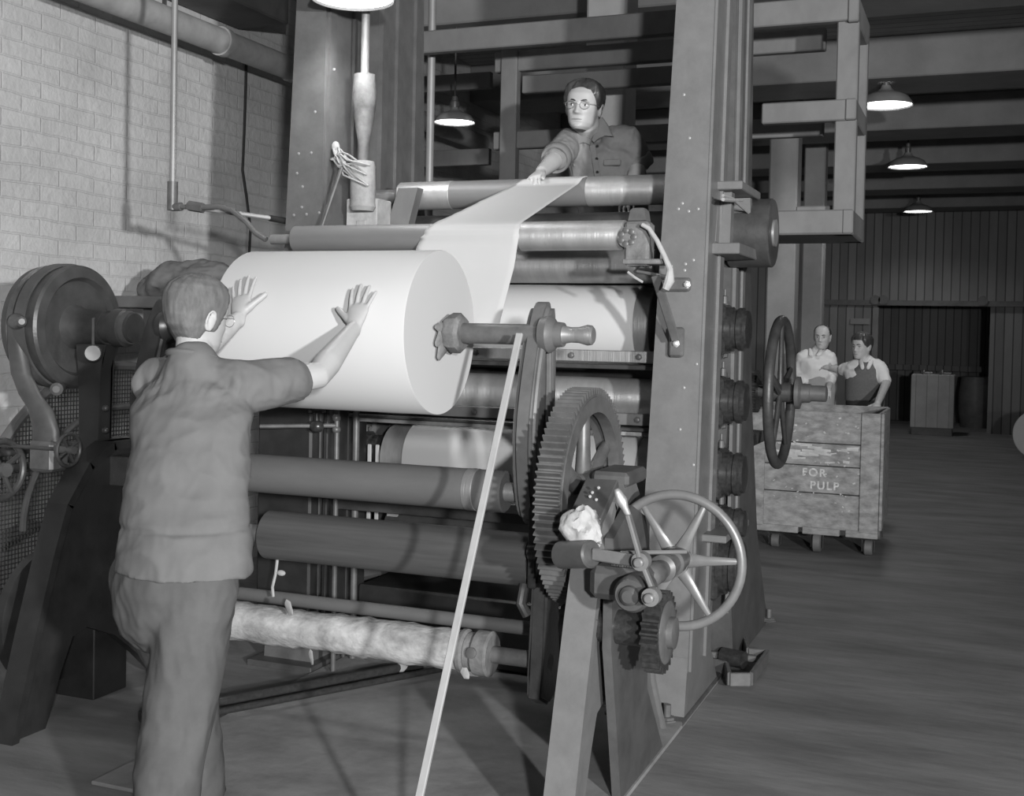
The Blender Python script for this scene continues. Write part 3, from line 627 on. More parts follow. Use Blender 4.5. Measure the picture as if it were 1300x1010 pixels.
# ------------------------------------------------------------------ paper roll, sheet, tubes between the stands
t = thing('paper_roll', 'big white roll of paper the man holds both hands on', 'paper roll', (-2.23, 3.85, 1.538))
pr = obj('paper', MB().lathe((-2.625, 3.85, 1.538), (1, 0, 0), [(0, .25), (0, .288), (.012, .298), (.793, .298), (.797, .296), (.797, .29), (.797, .05)], 128), 'paper', t)
obj('shaft', MB().lathe((-3.05, 3.85, 1.538), (1, 0, 0), [(0, .037), (1.56, .037), (1.64, .037)], 28), 'worn', t)
obj('shaft_end', MB().lathe((-1.42, 3.85, 1.54), (1, 0, 0), [(0, .05), (.03, .048), (.05, .034), (.09, .027), (.12, .028), (.15, .036), (.165, .034), (.172, .026)], 28), 'steeld', t)
obj('collar', MB().lathe((-1.80, 3.85, 1.538), (1, 0, 0), [(0, .062), (.02, .073), (.05, .073), (.062, .06)], 8), 'canvas', t)
for k, (a0, r1, wd) in enumerate(((200, .085, .03), (235, .10, .035), (160, .09, .02), (60, .085, .012))):
    a = R(a0); e = V((0, math.cos(a), math.sin(a))); s = V((0, -math.sin(a), math.cos(a))); c = V((-1.822, 3.85, 1.538))
    obj('torn_flap', MB().loft([(c + e * .03, s * wd, V((.01, 0, 0))), (c + e * .06 + V((.018, 0, 0)), s * wd * 1.1, V((.008, 0, 0))), (c + e * r1 + V((.012, 0, -.01)), s * wd * .4, V((.005, 0, 0)))], 8), 'canvas', t)

def rc2(Y0, z0, r, a): return (Y0 - r * math.cos(R(a)), z0 + r * math.sin(R(a)))
path = [(5.06, 2.235)] + [rc2(5.0, 2.178, .0685, a) for a in (80, 55, 25)] + [(4.80, 2.152), (4.66, 2.097), (4.52, 2.041)] + [rc2(4.4, 1.93, .060, a) for a in (66, 50, 25, 0, -12)] + [(4.30, 1.80), (4.23, 1.69), (4.175, 1.60), (4.155, 1.56), (4.150, 1.53)]
nP = len(path)
def xr(i): return -1.655 - .075 * min(1, i / 7)
def xl(i): return -1.905 - .215 * min(i / 7, 1) - .02 * max(0, i - 7) * .6
q = MB(); rows = []
# finer rows
fine = []
for i in range(nP - 1):
    for k in range(4): f = k / 4; fine.append((i + f, path[i][0] + (path[i + 1][0] - path[i][0]) * f, path[i][1] + (path[i + 1][1] - path[i][1]) * f))
fine.append((nP - 1, *path[-1]))
for s, y, z in fine:
    a = xl(s) + .012 * noise.noise(V((s * 1.7, 0, 3))) + .006 * noise.noise(V((s * 6, 0, 1))); b = xr(s)
    rows.append([q.bm.verts.new((a + (b - a) * j / 16, y, z + .0)) for j in range(17)])
for A, B in zip(rows, rows[1:]):
    for j in range(16): q.bm.faces.new((A[j], A[j + 1], B[j + 1], B[j]))
w = obj('paper_sheet', q, 'web', None, 180); tag(w, 'white sheet of paper running down from the top roller to the big roll', 'paper')
sm = w.modifiers.new('s', 'SOLIDIFY'); sm.thickness = .0015

roll('smooth brown tube across the stands, upper of the two dark front rolls', 3.85, .978, .074, -2.98, -1.56, 'tube', xj0=-3.02, xj1=-1.5, name='core_tube', bands=((-1.71, -1.665, .0757, 'steeld'),), cat='tube')
roll('dark varnished wooden roll below the brown tube', 3.88, .738, .094, -2.57, -1.46, 'darkroll', xj0=-2.95, xj1=-1.42, name='wooden_roll')
t = thing('crusted_core', 'paper crusted core tube lying lowest between the stands', 'core tube', (-2.2, 3.85, .392))
prof = [(0, .07)] + [(.02 + i * .03, .072 + random.uniform(-.003, .006)) for i in range(36)] + [(1.11, .074)]
q = MB().lathe((-2.82, 3.85, .392), (1, 0, 0), prof, 40)
for v in q.bm.verts: d = V((0, v.co.y - 3.85, v.co.z - .392)).normalized(); v.co += d * .006 * noise.noise(v.co * 14)
obj('crust', q, 'crust', t)
for a, b, r, m_ in ((-1.725, -1.695, .079, 'canvas'), (-1.70, -1.66, .07, 'canvas'), (-1.665, -1.60, .081, 'canvas')): obj('clamp_collar', MB().lathe((a, 3.85, .392), (1, 0, 0), [(0, r - .006), (.008, r), (b - a - .008, r), (b - a, r - .01)], 32), m_, t)
obj('set_screw', MB().lathe((-1.65, 3.775, .41), (0, -1, .2), [(0, .02), (.01, .02), (.012, .012)], 12), 'worn', t)
obj('shaft', MB().cyl((-2.95, 3.85, .392), (-1.38, 3.85, .392), .03), 'worn', t)
for k, (u, v, y, w_) in enumerate(((368, 772, 3.766, .022), (590, 852, 3.80, .026), (396, 835, 3.80, .014))):
    c = at(u, v, y); obj('torn_paper', MB().loft([(c + V((-w_, .004, .02)), V((0, .003, 0)), V((.004, 0, .012))), (c, V((0, .004, 0)), V((.002, 0, .026))), (c + V((w_ * .8, -.01, -.01)), V((0, .003, 0)), V((0, 0, .012)))], 8), 'rag', t)
roll('thin brown bar roller just behind the crusted core', 4.02, .455, .026, -2.95, -1.46, 'tube', xj0=-3.0, xj1=-1.42, name='bar_roller', journal=.015)

# pale lath leaning in front of the stand
s0, s1 = V((-1.456, 2.862, .0)), at(656, 440, 3.70); s1 = s1 + (s1 - s0) * .03
tag(obj('wooden_lath', MB().bar(s0, s1, .024, .012, (0, 1, 0), .002), 'stick'), 'pale wooden lath leaning up against the right stand', 'lath')
q = MB(); c = at(741, 672, 3.38); q.sph(c, (.055, .04, .055), sub=4)
for v in q.bm.verts: v.co += (v.co - c).normalized() * .022 * (noise.noise(v.co * 22) + .6 * (1 - 2 * abs(noise.noise(v.co * 40))))
tag(obj('rag', q, 'rag'), 'crumpled white rag lying on the right stand above the counterweight', 'rag')

# ------------------------------------------------------------------ brake drum left of the roll
t = thing('brake_drum', 'large dark brake drum on the roll axis at the left wall', 'brake drum', (-3.55, 3.85, .6))
obj('drum', MB().lathe((-3.66, 3.85, 1.53), (1, 0, 0), [(0, .2), (0, .25), (.03, .255), (.04, .235), (.06, .235), (.07, .25), (.13, .25), (.15, .255), (.17, .255), (.18, .245), (.185, .205), (.165, .19), (.15, .08), (.15, .06)], 72), 'iron', t)
obj('brake_band', MB().lathe((-3.585, 3.85, 1.53), (1, 0, 0), [(0, .252), (0, .262), (.05, .262), (.05, .252)], 72, cap=False), 'framed', t)
obj('hub', MB().lathe((-3.52, 3.85, 1.53), (1, 0, 0), [(0, .10), (.04, .075), (.18, .07), (.18, .062), (.23, .062), (.23, .078), (.28, .078), (.29, .062), (.32, .06)], 36), 'iron', t)
obj('hub_ring', MB().lathe((-3.26, 3.85, 1.53), (1, 0, 0), [(0, .05), (.0, .066), (.03, .07), (.045, .066), (.045, .045)], 36, cap=False), 'worn', t)
b1 = [at(u, v, 3.62) for u, v in ((20, 408), (22, 440), (27, 474), (38, 500), (52, 520), (59, 545), (60, 592))]
q = MB(); rings = []
for i, pnt in enumerate(b1): rings.append((pnt, V((.035 + .006 * i, 0, 0)), V((0, .03, 0))))
q.loft(rings, 16); br = obj('bracket_arm', q, 'framed', t)
obj('pivot_knob', MB().lathe(at(22, 408, 3.6), (.8, -.6, 0), [(-.04, .03), (0, .035), (.03, .03), (.06, .022), (.1, .02), (.11, .012)], 20), 'worn', br)
obj('foot_block', MB().box(at(62, 578, 3.62), (.12, .10, .12), bev=.012), 'worn', t)
p = MB(); c = at(122, 470, 3.86); p.prism([(c.x - .08, 1.46), (c.x + .08, 1.46), (c.x + .05, 1.36), (c.x + .045, .72), (c.x - .045, .72), (c.x - .05, 1.36)], 'XZ', 3.82, 3.90, .008); obj('pedestal', p, 'black', t)
p = MB(); p.box((-3.45, 3.9, .37), (.2, .2, .74)); obj('plinth', p, 'black', t)
c = at(118, 448, 3.72); obj('tension_weight', MB().lathe(c, (.6, -.8, 0), [(-.012, .03), (0, .034), (.012, .03)], 24).cyl(c, c + V((0, 0, .14)), .006, n=8), 'worn', t)
c = at(75, 493, 3.7); obj('adjusting_knob', MB().lathe(c, (.5, -.8, 0), [(-.03, .022), (.02, .026), (.05, .026), (.06, .014)], 16), 'worn', t)
for u, v in ((134, 518), (134, 546)): obj('bolt', MB().sph(at(u, v, 3.8), .014, sub=2), 'iron', t)

# guard of wire mesh behind the drum
t = thing('wire_guard', 'arched wire mesh guard behind the brake drum', 'guard', (-3.95, 4.3, .5))
X = -3.95; cY, cZ, Rr = 4.62, .62, .86
arc = [V((X, cY - Rr * math.cos(R(a)), cZ + .72 * math.sin(R(a)))) for a in range(0, 181, 6)]
obj('frame', MB().tube([V((X, cY - Rr, .1))] + arc + [V((X, cY + Rr, .1))], .024, 8), 'galv', t)
arc2 = [V((X + .02, cY - Rr * .72 * math.cos(R(a)), cZ + .52 * math.sin(R(a)))) for a in range(0, 181, 6)]
obj('inner_arch', MB().tube(arc2, .016, 8), 'galv', t)
q = MB(); n = 44
for i in range(-n, n + 1):
    y = cY + Rr * i / n; h = cZ + .72 * math.sqrt(max(0, 1 - (i / n) ** 2)); q.bar((X, y, .12), (X, y, h), .005, .005, bev=0)
z = .14
while z < cZ + .7:
    hw_ = Rr if z < cZ else Rr * math.sqrt(max(0, 1 - ((z - cZ) / .72) ** 2)); q.bar((X, cY - hw_, z), (X, cY + hw_, z), .005, .005, bev=0); z += .02
obj('wire_mesh', q, 'meshm', t)
for z in (.13, 1.0 - .02): obj('cross_rail', MB().cyl((X + .03, cY - Rr, z), (X + .03, cY + Rr, z), .018), 'galv', t)
tag(obj('pipe_rail', MB().cyl(at(0, 597, 3.62), at(118, 578, 4.3), .016), 'worn'), 'low horizontal rail in front of the wire guard', 'rail')
def small_wheel(c, r, label):
    t = thing('small_handwheel', label, 'handwheel', tuple(c)); obj('rim', MB().torus(c, (1, 0, 0), r, r * .12, 40, 10), 'iron', t)
    for k in range(4): a = k * PI / 2 + .5; obj('spoke', MB().cyl(c, c + V((0, math.cos(a) * r, math.sin(a) * r)), r * .09, n=10), 'iron', t)
    obj('hub', MB().cyl(c + V((-.06, 0, 0)), c + V((.03, 0, 0)), r * .24), 'worn', t); obj('stem', MB().cyl(c + V((-.35, 0, 0)), c, r * .12, n=12), 'iron', t)
small_wheel(at(87, 571, 3.55), .062, 'small dark handwheel in front of the wire guard under the brake drum')
small_wheel(at(2, 596, 3.5), .112, 'dark handwheel cut off at the left edge by the wire guard')
tag(obj('floor_board', MB().bar(at(-20, 700, 3.9), at(45, 664, 4.6), .12, .03), 'railw'), 'pale board under the wire guard at the left edge', 'board')
q = MB(); c = at(72, 780, 3.75); q.lathe(c - V((.06, 0, 0)), (1, 0, 0), [(0, .26), (.01, .28), (.05, .28), (.06, .26)], 48)
tag(obj('dark_pulley', q, 'black'), 'dark pulley wheel low behind the curved left leg', 'pulley')

# canvas bundle behind the head
q = MB().loft([(at(190, 372, 5.05), V((0, .05, .05)), V((0, -.07, .07))), (at(205, 362, 5.0), V((0, .09, .06)), V((0, -.05, .09))), (at(235, 358, 5.0), V((0, .11, .02)), V((0, -.02, .11))), (at(275, 360, 5.0), V((0, .11, .02)), V((0, -.02, .12)))], 28)
q = remesh(q, .012, 2, fold(.022, 9, (1, 1, 2)))
cb = tag(obj('canvas_bundle', q, 'shirtd', None, 60), 'dark canvas bundle behind the man\'s head by the wall', 'bundle')
tag(obj('bundle_shelf', MB().box((-3.95, 5.1, 1.66), (.9, .5, .06)).box((-4.1, 5.1, .8), (.1, .1, 1.66)).box((-3.7, 5.1, .8), (.1, .1, 1.66)), 'brown'), 'dark shelf stand under the canvas bundle', 'stand')

# pipes and valves low inside the frame
t = thing('valve_pipe', 'thin valve pipe with cross fitting under the big paper roll', 'pipe', (-2.7, 4.5, 1.1))
obj('pipe', MB().cyl(at(330, 541, 4.35), at(428, 540, 4.5), .010, n=12), 'worn', t)
obj('riser', MB().cyl(at(428, 520, 4.5), V((at(428, 520, 4.5).x, 4.5, .03)), .012, n=12), 'worn', t)
c = at(402, 541, 4.46); obj('valve', MB().sph(c, (.035, .03, .03), sub=2).cyl(c, c + V((0, 0, .06)), .012).lathe(c + V((0, 0, .06)), (0, 0, 1), [(0, .04), (.012, .04)], 16), 'grease', t)
for u, v in ((427, 530), (427, 545)): obj('elbow', MB().sph(at(u, v, 4.5), .02, sub=2), 'worn', t)
for i, (u, lab) in enumerate(((452, 'pair of'), (440, 'thin'))):
    c = at(u, 560, 4.75); tag(obj('drain_pipe', MB().cyl((c.x, 4.75, .02), (c.x, 4.75, 1.35), .016 - .004 * i, n=12), 'iron' if i else 'worn'), ('thicker worn' if i == 0 else 'thinner dark') + ' vertical drain pipe behind the brown tube', 'pipe')
tag(obj('floor_pipe', MB().cyl((-2.95, 3.6, .05), (-2.3, 4.7, .05), .022, n=12).cyl((-2.82, 3.6, .05), (-2.17, 4.7, .05), .014, n=12), 'grease'), 'pair of thin pipes along the floor under the crusted core', 'pipe')
tag(obj('machine_plinth', MB().box((-1.99, 5.1, .18), (1.45, .5, .32), bev=.01), 'black'), 'dark low bed between the two frames', 'machine bed')
tag(obj('back_plate', MB().box((-2.05, 5.27, 1.35), (1.30, .03, 1.5), bev=.0), 'black'), 'dark plate behind the stack of rolls', 'plate')
# scraps of paper on the floor
for i, (u, v, s, lab) in enumerate(((505, 855, .05, 'curled white paper strip under the middle of the crusted core'), (597, 860, .04, 'torn paper scrap on the floor by the crusted core collar'), (352, 745, .0, ''))):
    if not s: continue
    d = ray(u, v); c = CAM + d * ((.03 - EYE) / d.z); q = MB(); pts = [c + V((math.sin(k * .5) * s * .4, k * .004, .01 + k * s * .22 * (1 if i == 0 else .35))) for k in range(8)]
    q.loft([(p_, V((s * (.5 if i == 0 else .9), 0, 0)), V((0, .004, 0))) for p_ in pts], 10); tag(obj('paper_scrap', q, 'rag'), lab, 'paper scrap')
q = MB(); q.tube([at(u, v, 3.95) for u, v in ((352, 697), (352, 712), (350, 728), (346, 745), (347, 757))], .006, 6); q.sph(at(357, 727, 3.95), (.02, .01, .012), sub=2)
tag(obj('paper_strip', q, 'rag'), 'thin hanging paper strip left of the wooden roll end', 'paper scrap')

# ------------------------------------------------------------------ spoked handwheel beside the right frame
WC = V((-.97, 6.12, 1.262))
t = thing('spoked_handwheel', 'large dark spoked handwheel on the far side of the right frame', 'handwheel', tuple(WC))
obj('rim', MB().torus(WC, (1, 0, 0), .37, .026, 64, 12), 'iron', t)
for k in range(5):
    a = PI / 2 + k * 2 * PI / 5; e = V((0, math.cos(a), math.sin(a))); obj('spoke', MB().loft([(WC + e * .04, V((.016, 0, 0)), e.cross(V((1, 0, 0))) * .03), (WC + e * .36, V((.012, 0, 0)), e.cross(V((1, 0, 0))) * .018)], 12), 'iron', t)
obj('hub', MB().lathe(WC - V((.05, 0, 0)), (1, 0, 0), [(0, .05), (.1, .05), (.12, .035), (.19, .035)], 24), 'iron', t)
obj('clamp_nut', MB().lathe(WC + V((.07, 0, 0)), (1, 0, 0), [(0, .06), (.01, .085), (.03, .085), (.04, .05), (.08, .05), (.085, .042), (.16, .042), (.165, .03)], 12), 'worn', t)
obj('shaft', MB().cyl(WC - V((.3, 0, 0)), WC, .03), 'worn', t)
obj('worm_wheel', MB().gear(WC - V((.14, 0, 0)), .11, .1, .06, 28, .03, .018), 'grease', t, 25)
obj('support', MB().box((-1.2, 6.0, 1.262), (.14, .55, .12)).box((-1.13, 6.05, 1.02), (.12, .45, .06)), 'framed', t)
# drip tray on the floor
t = thing('drip_tray', 'iron channel step with chain on the floor at the foot of the right frame', 'tray', (-.9, 5.0, 0))
def fp(u, v, z=0): d = ray(u, v); return CAM + d * ((z - EYE) / d.z)
P = [fp(u, v, .05) for u, v in ((900, 842), (922, 848), (926, 862), (953, 862), (974, 832), (950, 830), (945, 815), (905, 812))]
q = MB()
for a, b in zip(P, P[1:]): q.bar(a, b, .02, .06)
obj('channel', q, 'worn', t)
q = MB()
for k in range(16): a = fp(918, 830, .03) + V((.008 * math.sin(k * 2), 0, .03 + k * .02)); q.torus(a, (1, 0, 0) if k % 2 else (0, 1, 0), .012, .004, 12, 6)
obj('chain', q, 'grease', t)
obj('roller', MB().cyl(fp(917, 832, .06), fp(945, 838, .06), .04), 'grease', t)
for a, b in ((P[0], P[7]),): obj('cross_bar', MB().bar(a, b, .03, .03).bar(fp(903, 830, .06), fp(960, 836, .06), .03, .03), 'worn', t)

# ------------------------------------------------------------------ wooden truck
t = thing('wooden_truck', 'scuffed wooden box truck on casters in the right aisle', 'truck', (-1.08, 8.9, 0))
zB, zT, x0, x1, y0, y1 = .175, 1.02, -1.56, -.655, 8.6, 9.5
h = (zT - zB) / 4
zs = [zB, .432, .628, .79, zT]
for i in range(4):
    obj('front_board', MB().box(((x0 + x1) / 2 - .03, y0 + .012, (zs[i] + zs[i + 1]) / 2), (x1 - x0 - .06, .025, zs[i + 1] - zs[i] - .006), bev=.003), 'cart', t)
for y in (y1,): obj('back_board', MB().box(((x0 + x1) / 2, y, (zB + zT) / 2), (x1 - x0 - .04, .025, zT - zB)), 'cart', t)
for x in (x0 + .02, x1 - .02): obj('side_board', MB().box((x, (y0 + y1) / 2, (zB + zT) / 2), (.025, y1 - y0, zT - zB - .01)), 'cart', t)
obj('corner_post', MB().box((x1 - .07, y0 - .008, (zB + zT) / 2), (.13, .022, zT - zB)), 'cart', t); obj('corner_post', MB().box((x1 + .008, y0 + .06, (zB + zT) / 2 + .01), (.022, .14, zT - zB - .02)), 'cart', t)
obj('corner_post', MB().box((x0 + .05, y0 - .008, (zB + zT) / 2), (.1, .022, zT - zB)), 'cart', t)
obj('bottom', MB().box(((x0 + x1) / 2, (y0 + y1) / 2, zB + .03), (x1 - x0 - .06, y1 - y0 - .06, .03)), 'cart', t)
for x, w in ((-1.36, .3), (-1.05, .26), (-.77, .22)): obj('bottom_rail', MB().box((x, y0 + .01, zB - .015), (w, .05, .05)), 'cart', t)
for x, y, r in ((-1.39, y0 + .12, .05), (-.73, y0 + .1, .055), (-1.08, y0 + .05, .075), (-1.39, y1 - .1, .05), (-.73, y1 - .1, .05)):
    w = obj('caster', MB().lathe((x - .03, y, r), (1, 0, 0), [(0, r * .85), (.008, r), (.052, r), (.06, r * .85)], 28), 'rubber', t)
    obj('fork', MB().box((x - .042, y, r * 1.25), (.006, .04, r * 1.6)).box((x + .042, y, r * 1.25), (.006, .04, r * 1.6)).box((x, y, zB - .015), (.1, .1, .02)), 'iron', w)
def text(s, x, z, size, par):
    cu = bpy.data.curves.new('lettering', 'FONT'); cu.body = s; cu.size = size; cu.extrude = .0008; cu.offset = .002; cu.align_x = 'CENTER'; cu.space_character = 1.25
    o = bpy.data.objects.new('lettering', cu); COL.objects.link(o); dg = bpy.context.evaluated_depsgraph_get(); dg.update()
    me = bpy.data.meshes.new_from_object(o.evaluated_get(dg)); bpy.data.objects.remove(o)
    mt = Matrix.Translation((x, y0 - .0012, z)) @ Matrix.Rotation(PI / 2, 4, 'X'); me.transform(mt); me.materials.clear(); me.materials.append(M['letter'])
    o = bpy.data.objects.new('lettering', me); COL.objects.link(o); o.parent = par; o.location = -V(par.location); o['label'] = 'faded stencil letters reading ' + s
text('FOR', -1.11, .553, .078, t); text('PULP', -1.035, .462, .078, t)
q = MB()
random.seed(11)
for k in range(34):
    x = random.uniform(-1.33, -.82); z = random.uniform(.70, .775) if k % 3 else random.uniform(.64, .78); L_ = random.uniform(.03, .12); q.box((x, y0 - .001 - k * .00015, z), (L_, .0015, random.uniform(.008, .02)), Matrix.Rotation(random.uniform(-.15, .15), 3, 'Y'), bev=0)
for k in range(60): q.box((random.uniform(-1.4, -.68), y0 - .001 - k * .0001, random.uniform(.3, .98)), (random.uniform(.006, .02), .0015, random.uniform(.004, .012)), Matrix.Rotation(random.uniform(-1, 1), 3, 'Y'), bev=0)
obj('paint_smears', q, 'smear', t)['kind'] = 'stuff'

t = thing('light_gap_slats', 'pale upright slats added for light gaps inside the left frame between the dark rolls', 'slats', (-2.72, 4.95, .6))  # added slats, pale to stand for the light background showing through the machine
for i, (u, y, w_) in enumerate(((368, 4.50, .03), (376, 4.50, .02), (433, 4.9, .03), (447, 4.9, .05), (468, 4.9, .02), (478, 4.9, .02), (497, 4.9, .06))):
    c = at(u, 640, y); obj('slat', MB().bar((c.x, y, .62), (c.x + (.05 if u in (368, 376, 497) else 0), y, 1.0), w_, .012, (0, 1, 0)), 'pipeb', t)
# ------------------------------------------------------------------ people
def lerp_tab(tab, z):
    for (z0, *a), (z1, *b) in zip(tab, tab[1:]):
        if z0 <= z <= z1:
            f = (z - z0) / (z1 - z0); f = f * f * (3 - 2 * f) * .35 + f * .65
            return [p + (q - p) * f for p, q in zip(a, b)]
    return list(tab[0][1:]) if z < tab[0][0] else list(tab[-1][1:])
HEAD = [(-.120, .050, -.02, .012), (-.114, .074, .0, .030), (-.10, .084, .022, .047), (-.08, .087, .045, .058), (-.055, .088, .068, .0625), (-.03, .090, .090, .0685),
        (0, .091, .102, .073), (.03, .094, .106, .0755), (.055, .091, .104, .074), (.08, .076, .092, .066), (.098, .054, .070, .051), (.110, .028, .040, .030), (.116, .006, .012, .008)]
def g2(x, z, cx, cz, sx, sz): return math.exp(-((x - cx) / sx) ** 2 - ((z - cz) / sz) ** 2)
def head_pt(a, z):
    yf, yb, w = lerp_tab(HEAD, z); s, c = math.sin(a), math.cos(a)
    x = w * math.copysign(abs(s) ** .85, s); y = yf * abs(c) ** .85 if c >= 0 else -yb * abs(c) ** .9
    if c > 0:
        ax = abs(x); d = 0.
        t = min(1, max(0, (.012 - z) / .052)); d += (.004 + .021 * t) * math.exp(-(x / (.0075 + .006 * t)) ** 2) * (1 if z > -.040 else math.exp(-((z + .040) / .007) ** 2)) * (1 if z < .012 else math.exp(-((z - .012) / .012) ** 2))
        d += .007 * g2(ax, z, .0135, -.037, .006, .007)
        d -= .011 * g2(ax, z, .032, -.001, .016, .0105); d += .005 * g2(ax, z, .028, .020, .02, .007); d += .005 * g2(ax, z, .042, -.03, .016, .016)
        d += .0055 * g2(x, z, 0, -.065, .020, .0045) + .006 * g2(x, z, 0, -.0755, .018, .005) - .004 * g2(x, z, 0, -.0702, .022, .0022); d += .006 * g2(x, z, 0, -.103, .017, .011) - .004 * g2(x, z, 0, -.088, .02, .005)
        y += d * min(1, c * 2.2)
    return V((x, y, z))
NS = 96
def head_grid(f=lambda p, a, z: p, nz=78):
    rows = []
    for i in range(nz):
        z = -.120 + .236 * i / (nz - 1); rows.append([f(head_pt(2 * PI * j / NS, z), 2 * PI * j / NS, z) for j in range(NS)])
    return rows
def add_grid(mb, rows, Mx):
    last = None; first = None
    for r in rows:
        g = [mb.bm.verts.new(Mx @ p) for p in r]
        if last: mb.skin(last, g)
        else: first = g
        last = g
    mb.bm.faces.new(first[::-1]); mb.bm.faces.new(last)
def add_head(mb, Mx):
    add_grid(mb, head_grid(), Mx); rot = Mx.to_3x3()
    s = rot.col[0].length
    for k in (-1, 1):
        def E(p): return Mx @ V((k * p[0], p[1], p[2]))
        for c, rd in (((.076, -.012, -.012), (.007, .017, .031)),): mb.sph(E(c), tuple(x * s for x in rd), (rot.normalized() @ Matrix.Rotation(k * R(-18), 3, 'Z') @ Matrix.Rotation(R(-8), 3, 'X')), 3)
        mb.tube([E((.080 + .006 * math.sin(q), -.014 - .017 * math.cos(q) * 1.0, -.010 + .03 * math.sin(q))) for q in [R(d) for d in range(-70, 200, 18)]], .0042 * s, 8)
def hair_mesh(Mx, line, thick, amp, freq):
    def f(p, a, z):
        aa = abs((a + PI) % (2 * PI) - PI); m = z - line(aa); tk_ = thick * (.35 + .65 * min(1, max(0, (z + .01) / .08))); t = max(-.006, min(tk_, m * .55))
        n = V((p.x, p.y * .9, max(p.z - .0, 0) * .95 + .02)).normalized()
        q = p + n * t
        if t > 0: q += n * amp * (1 - 2 * abs(noise.noise(V((a * freq[0], z * freq[1], 1.3))))) * min(1, t / tk_ * 1.4)
        return q
    mb = MB(); add_grid(mb, head_grid(f), Mx); return mb
def hand(mb, W, F, N, T, L=.19, curl=(6, 6, 6), spread=(9, 3, -4, -12), thumb=48, tcurl=8):
    F = F.normalized(); N = (N - F * N.dot(F)).normalized(); T = T - F * T.dot(F) - N * T.dot(N); T.normalize(); k = L / .19
    mb.loft([(W - F * .03 * k, T * .027 * k, N * .020 * k), (W, T * .028 * k, N * .0185 * k), (W + F * .03 * k, T * .036 * k, N * .017 * k), (W + F * .06 * k, T * .041 * k, N * .0145 * k), (W + F * .080 * k, T * .039 * k, N * .0115 * k)], 20)
    ax = T
    for i, (off, ln, r) in enumerate(((.031, .084, .0083), (.0105, .094, .0087), (-.011, .087, .0083), (-.031, .068, .0074))):
        d = (F * math.cos(R(spread[i])) + T * math.sin(R(spread[i]))); p = W + F * (.080 - abs(off) * .25) * k + T * off * k; side = d.cross(N)
        pts = [p - d * .02 * k, p]; rr = [r * k, r * 1.05 * k]; dd = d.copy(); nn = N.copy()
        for j, fr_ in enumerate((.46, .30, .24)):
            c = R(curl[j]); dd2 = dd * math.cos(c) - nn * math.sin(c); nn = nn * math.cos(c) + dd * math.sin(c); dd = dd2
            q = pts[-1] + dd * ln * fr_ * k
            pts.append(pts[-1].lerp(q, .55)); rr.append(r * (.96 - .07 * j) * k); pts.append(q); rr.append(r * (.98 - .1 * j) * k)
        mb.limb(pts, rr, 12)
    d = F * math.cos(R(thumb)) + T * math.sin(R(thumb)); p = W + F * .022 * k + T * .020 * k - N * .004 * k; k *= .86
    d2 = F * math.cos(R(thumb - tcurl)) + T * math.sin(R(thumb - tcurl)) - N * .12; d3 = d2 + N * .05
    mb.limb([p, p + d * .025 * k, p + d * .048 * k, p + d * .048 * k + d2 * .018 * k, p + d * .048 * k + d2 * .035 * k, p + d * .048 * k + d2 * .035 * k + d3 * .024 * k], [.018 * k, .017 * k, .0135 * k, .013 * k, .0128 * k, .0112 * k], 14)
def head_matrix(c, yaw, pitch=0, roll=0, s=1.):
    return Matrix.Translation(c) @ Matrix.Rotation(R(yaw), 4, 'Z') @ Matrix.Rotation(R(pitch), 4, 'X') @ Matrix.Rotation(R(roll), 4, 'Y') @ Matrix.Scale(s, 4)
def torso(mb, rings, U, Fv, k=1., flat=False):
    U = V(U).normalized(); Fv = V(Fv).normalized()
    mb.loft([(c, U * w * k, Fv * d * k) for c, w, d in rings], 36, flat)
def eyes(t, Mx, look=0.):
    for k in (-1, 1):
        c = V((k * .032, .0735, -.001)); rot = Mx.to_3x3().normalized()
        e = obj('eye', MB().sph(Mx @ c, tuple(x * Mx.to_3x3().col[0].length for x in (.0125, .009, .0065)), rot, 3), 'eyew', t)
        obj('iris', MB().sph(Mx @ (c + V((look, .0062, .0005))), tuple(x * Mx.to_3x3().col[0].length for x in (.0055, .004, .0055)), rot, 2), 'eyed', e)
        pts = [Mx @ V((k * (.013 + .036 * q), .0955 - .022 * q * q - .002 * q, .017 + .008 * math.sin(q * 2.4) - .004 * q)) for q in (0, .25, .5, .75, 1)]
        obj('eyebrow', MB().tube(pts, [.0025, .0042, .0042, .0035, .002], 8), 'hairb', t)
        pts = [Mx @ V((k * (.0195 + .026 * q), .0865 - .010 * q * q, .0025 + .0062 * math.sin(q * PI) - .002 * q)) for q in (0, .25, .5, .75, 1)]
        obj('eyelid', MB().tube(pts, .0017, 6), 'lip', t)
    pts = [Mx @ V((x, .0945 - 7.5 * x * x, -.0702 - 1.2 * x * x)) for x in (-.023, -.012, 0, .012, .023)]
    obj('mouth', MB().tube(pts, [.001, .0026, .003, .0026, .001], 8), 'lip', t)
def glasses(t, Mx, rimless=True):
    q = MB()
    for k in (-1, 1):
        pts = [Mx @ V((k * .0335 + .0225 * math.cos(b), .1015 - .10 * abs(k * .0335 + .0225 * math.cos(b)) ** 1.5, -.004 + .0185 * math.sin(b))) for b in [2 * PI * i / 28 for i in range(28)]]
        q.tube(pts, .0011, 6, True)
        q.tube([Mx @ V((k * .055, .0985, .003)), Mx @ V((k * .070, .085, .004)), Mx @ V((k * .0785, .03, .002)), Mx @ V((k * .079, -.01, .001))], .0011, 6)
    q.tube([Mx @ V((-.0115, .1055, .0)), Mx @ V((0, .112, .003)), Mx @ V((.0115, .1055, .0))], .0011, 6)
    g = obj('eyeglasses', q, 'wire', t); return g
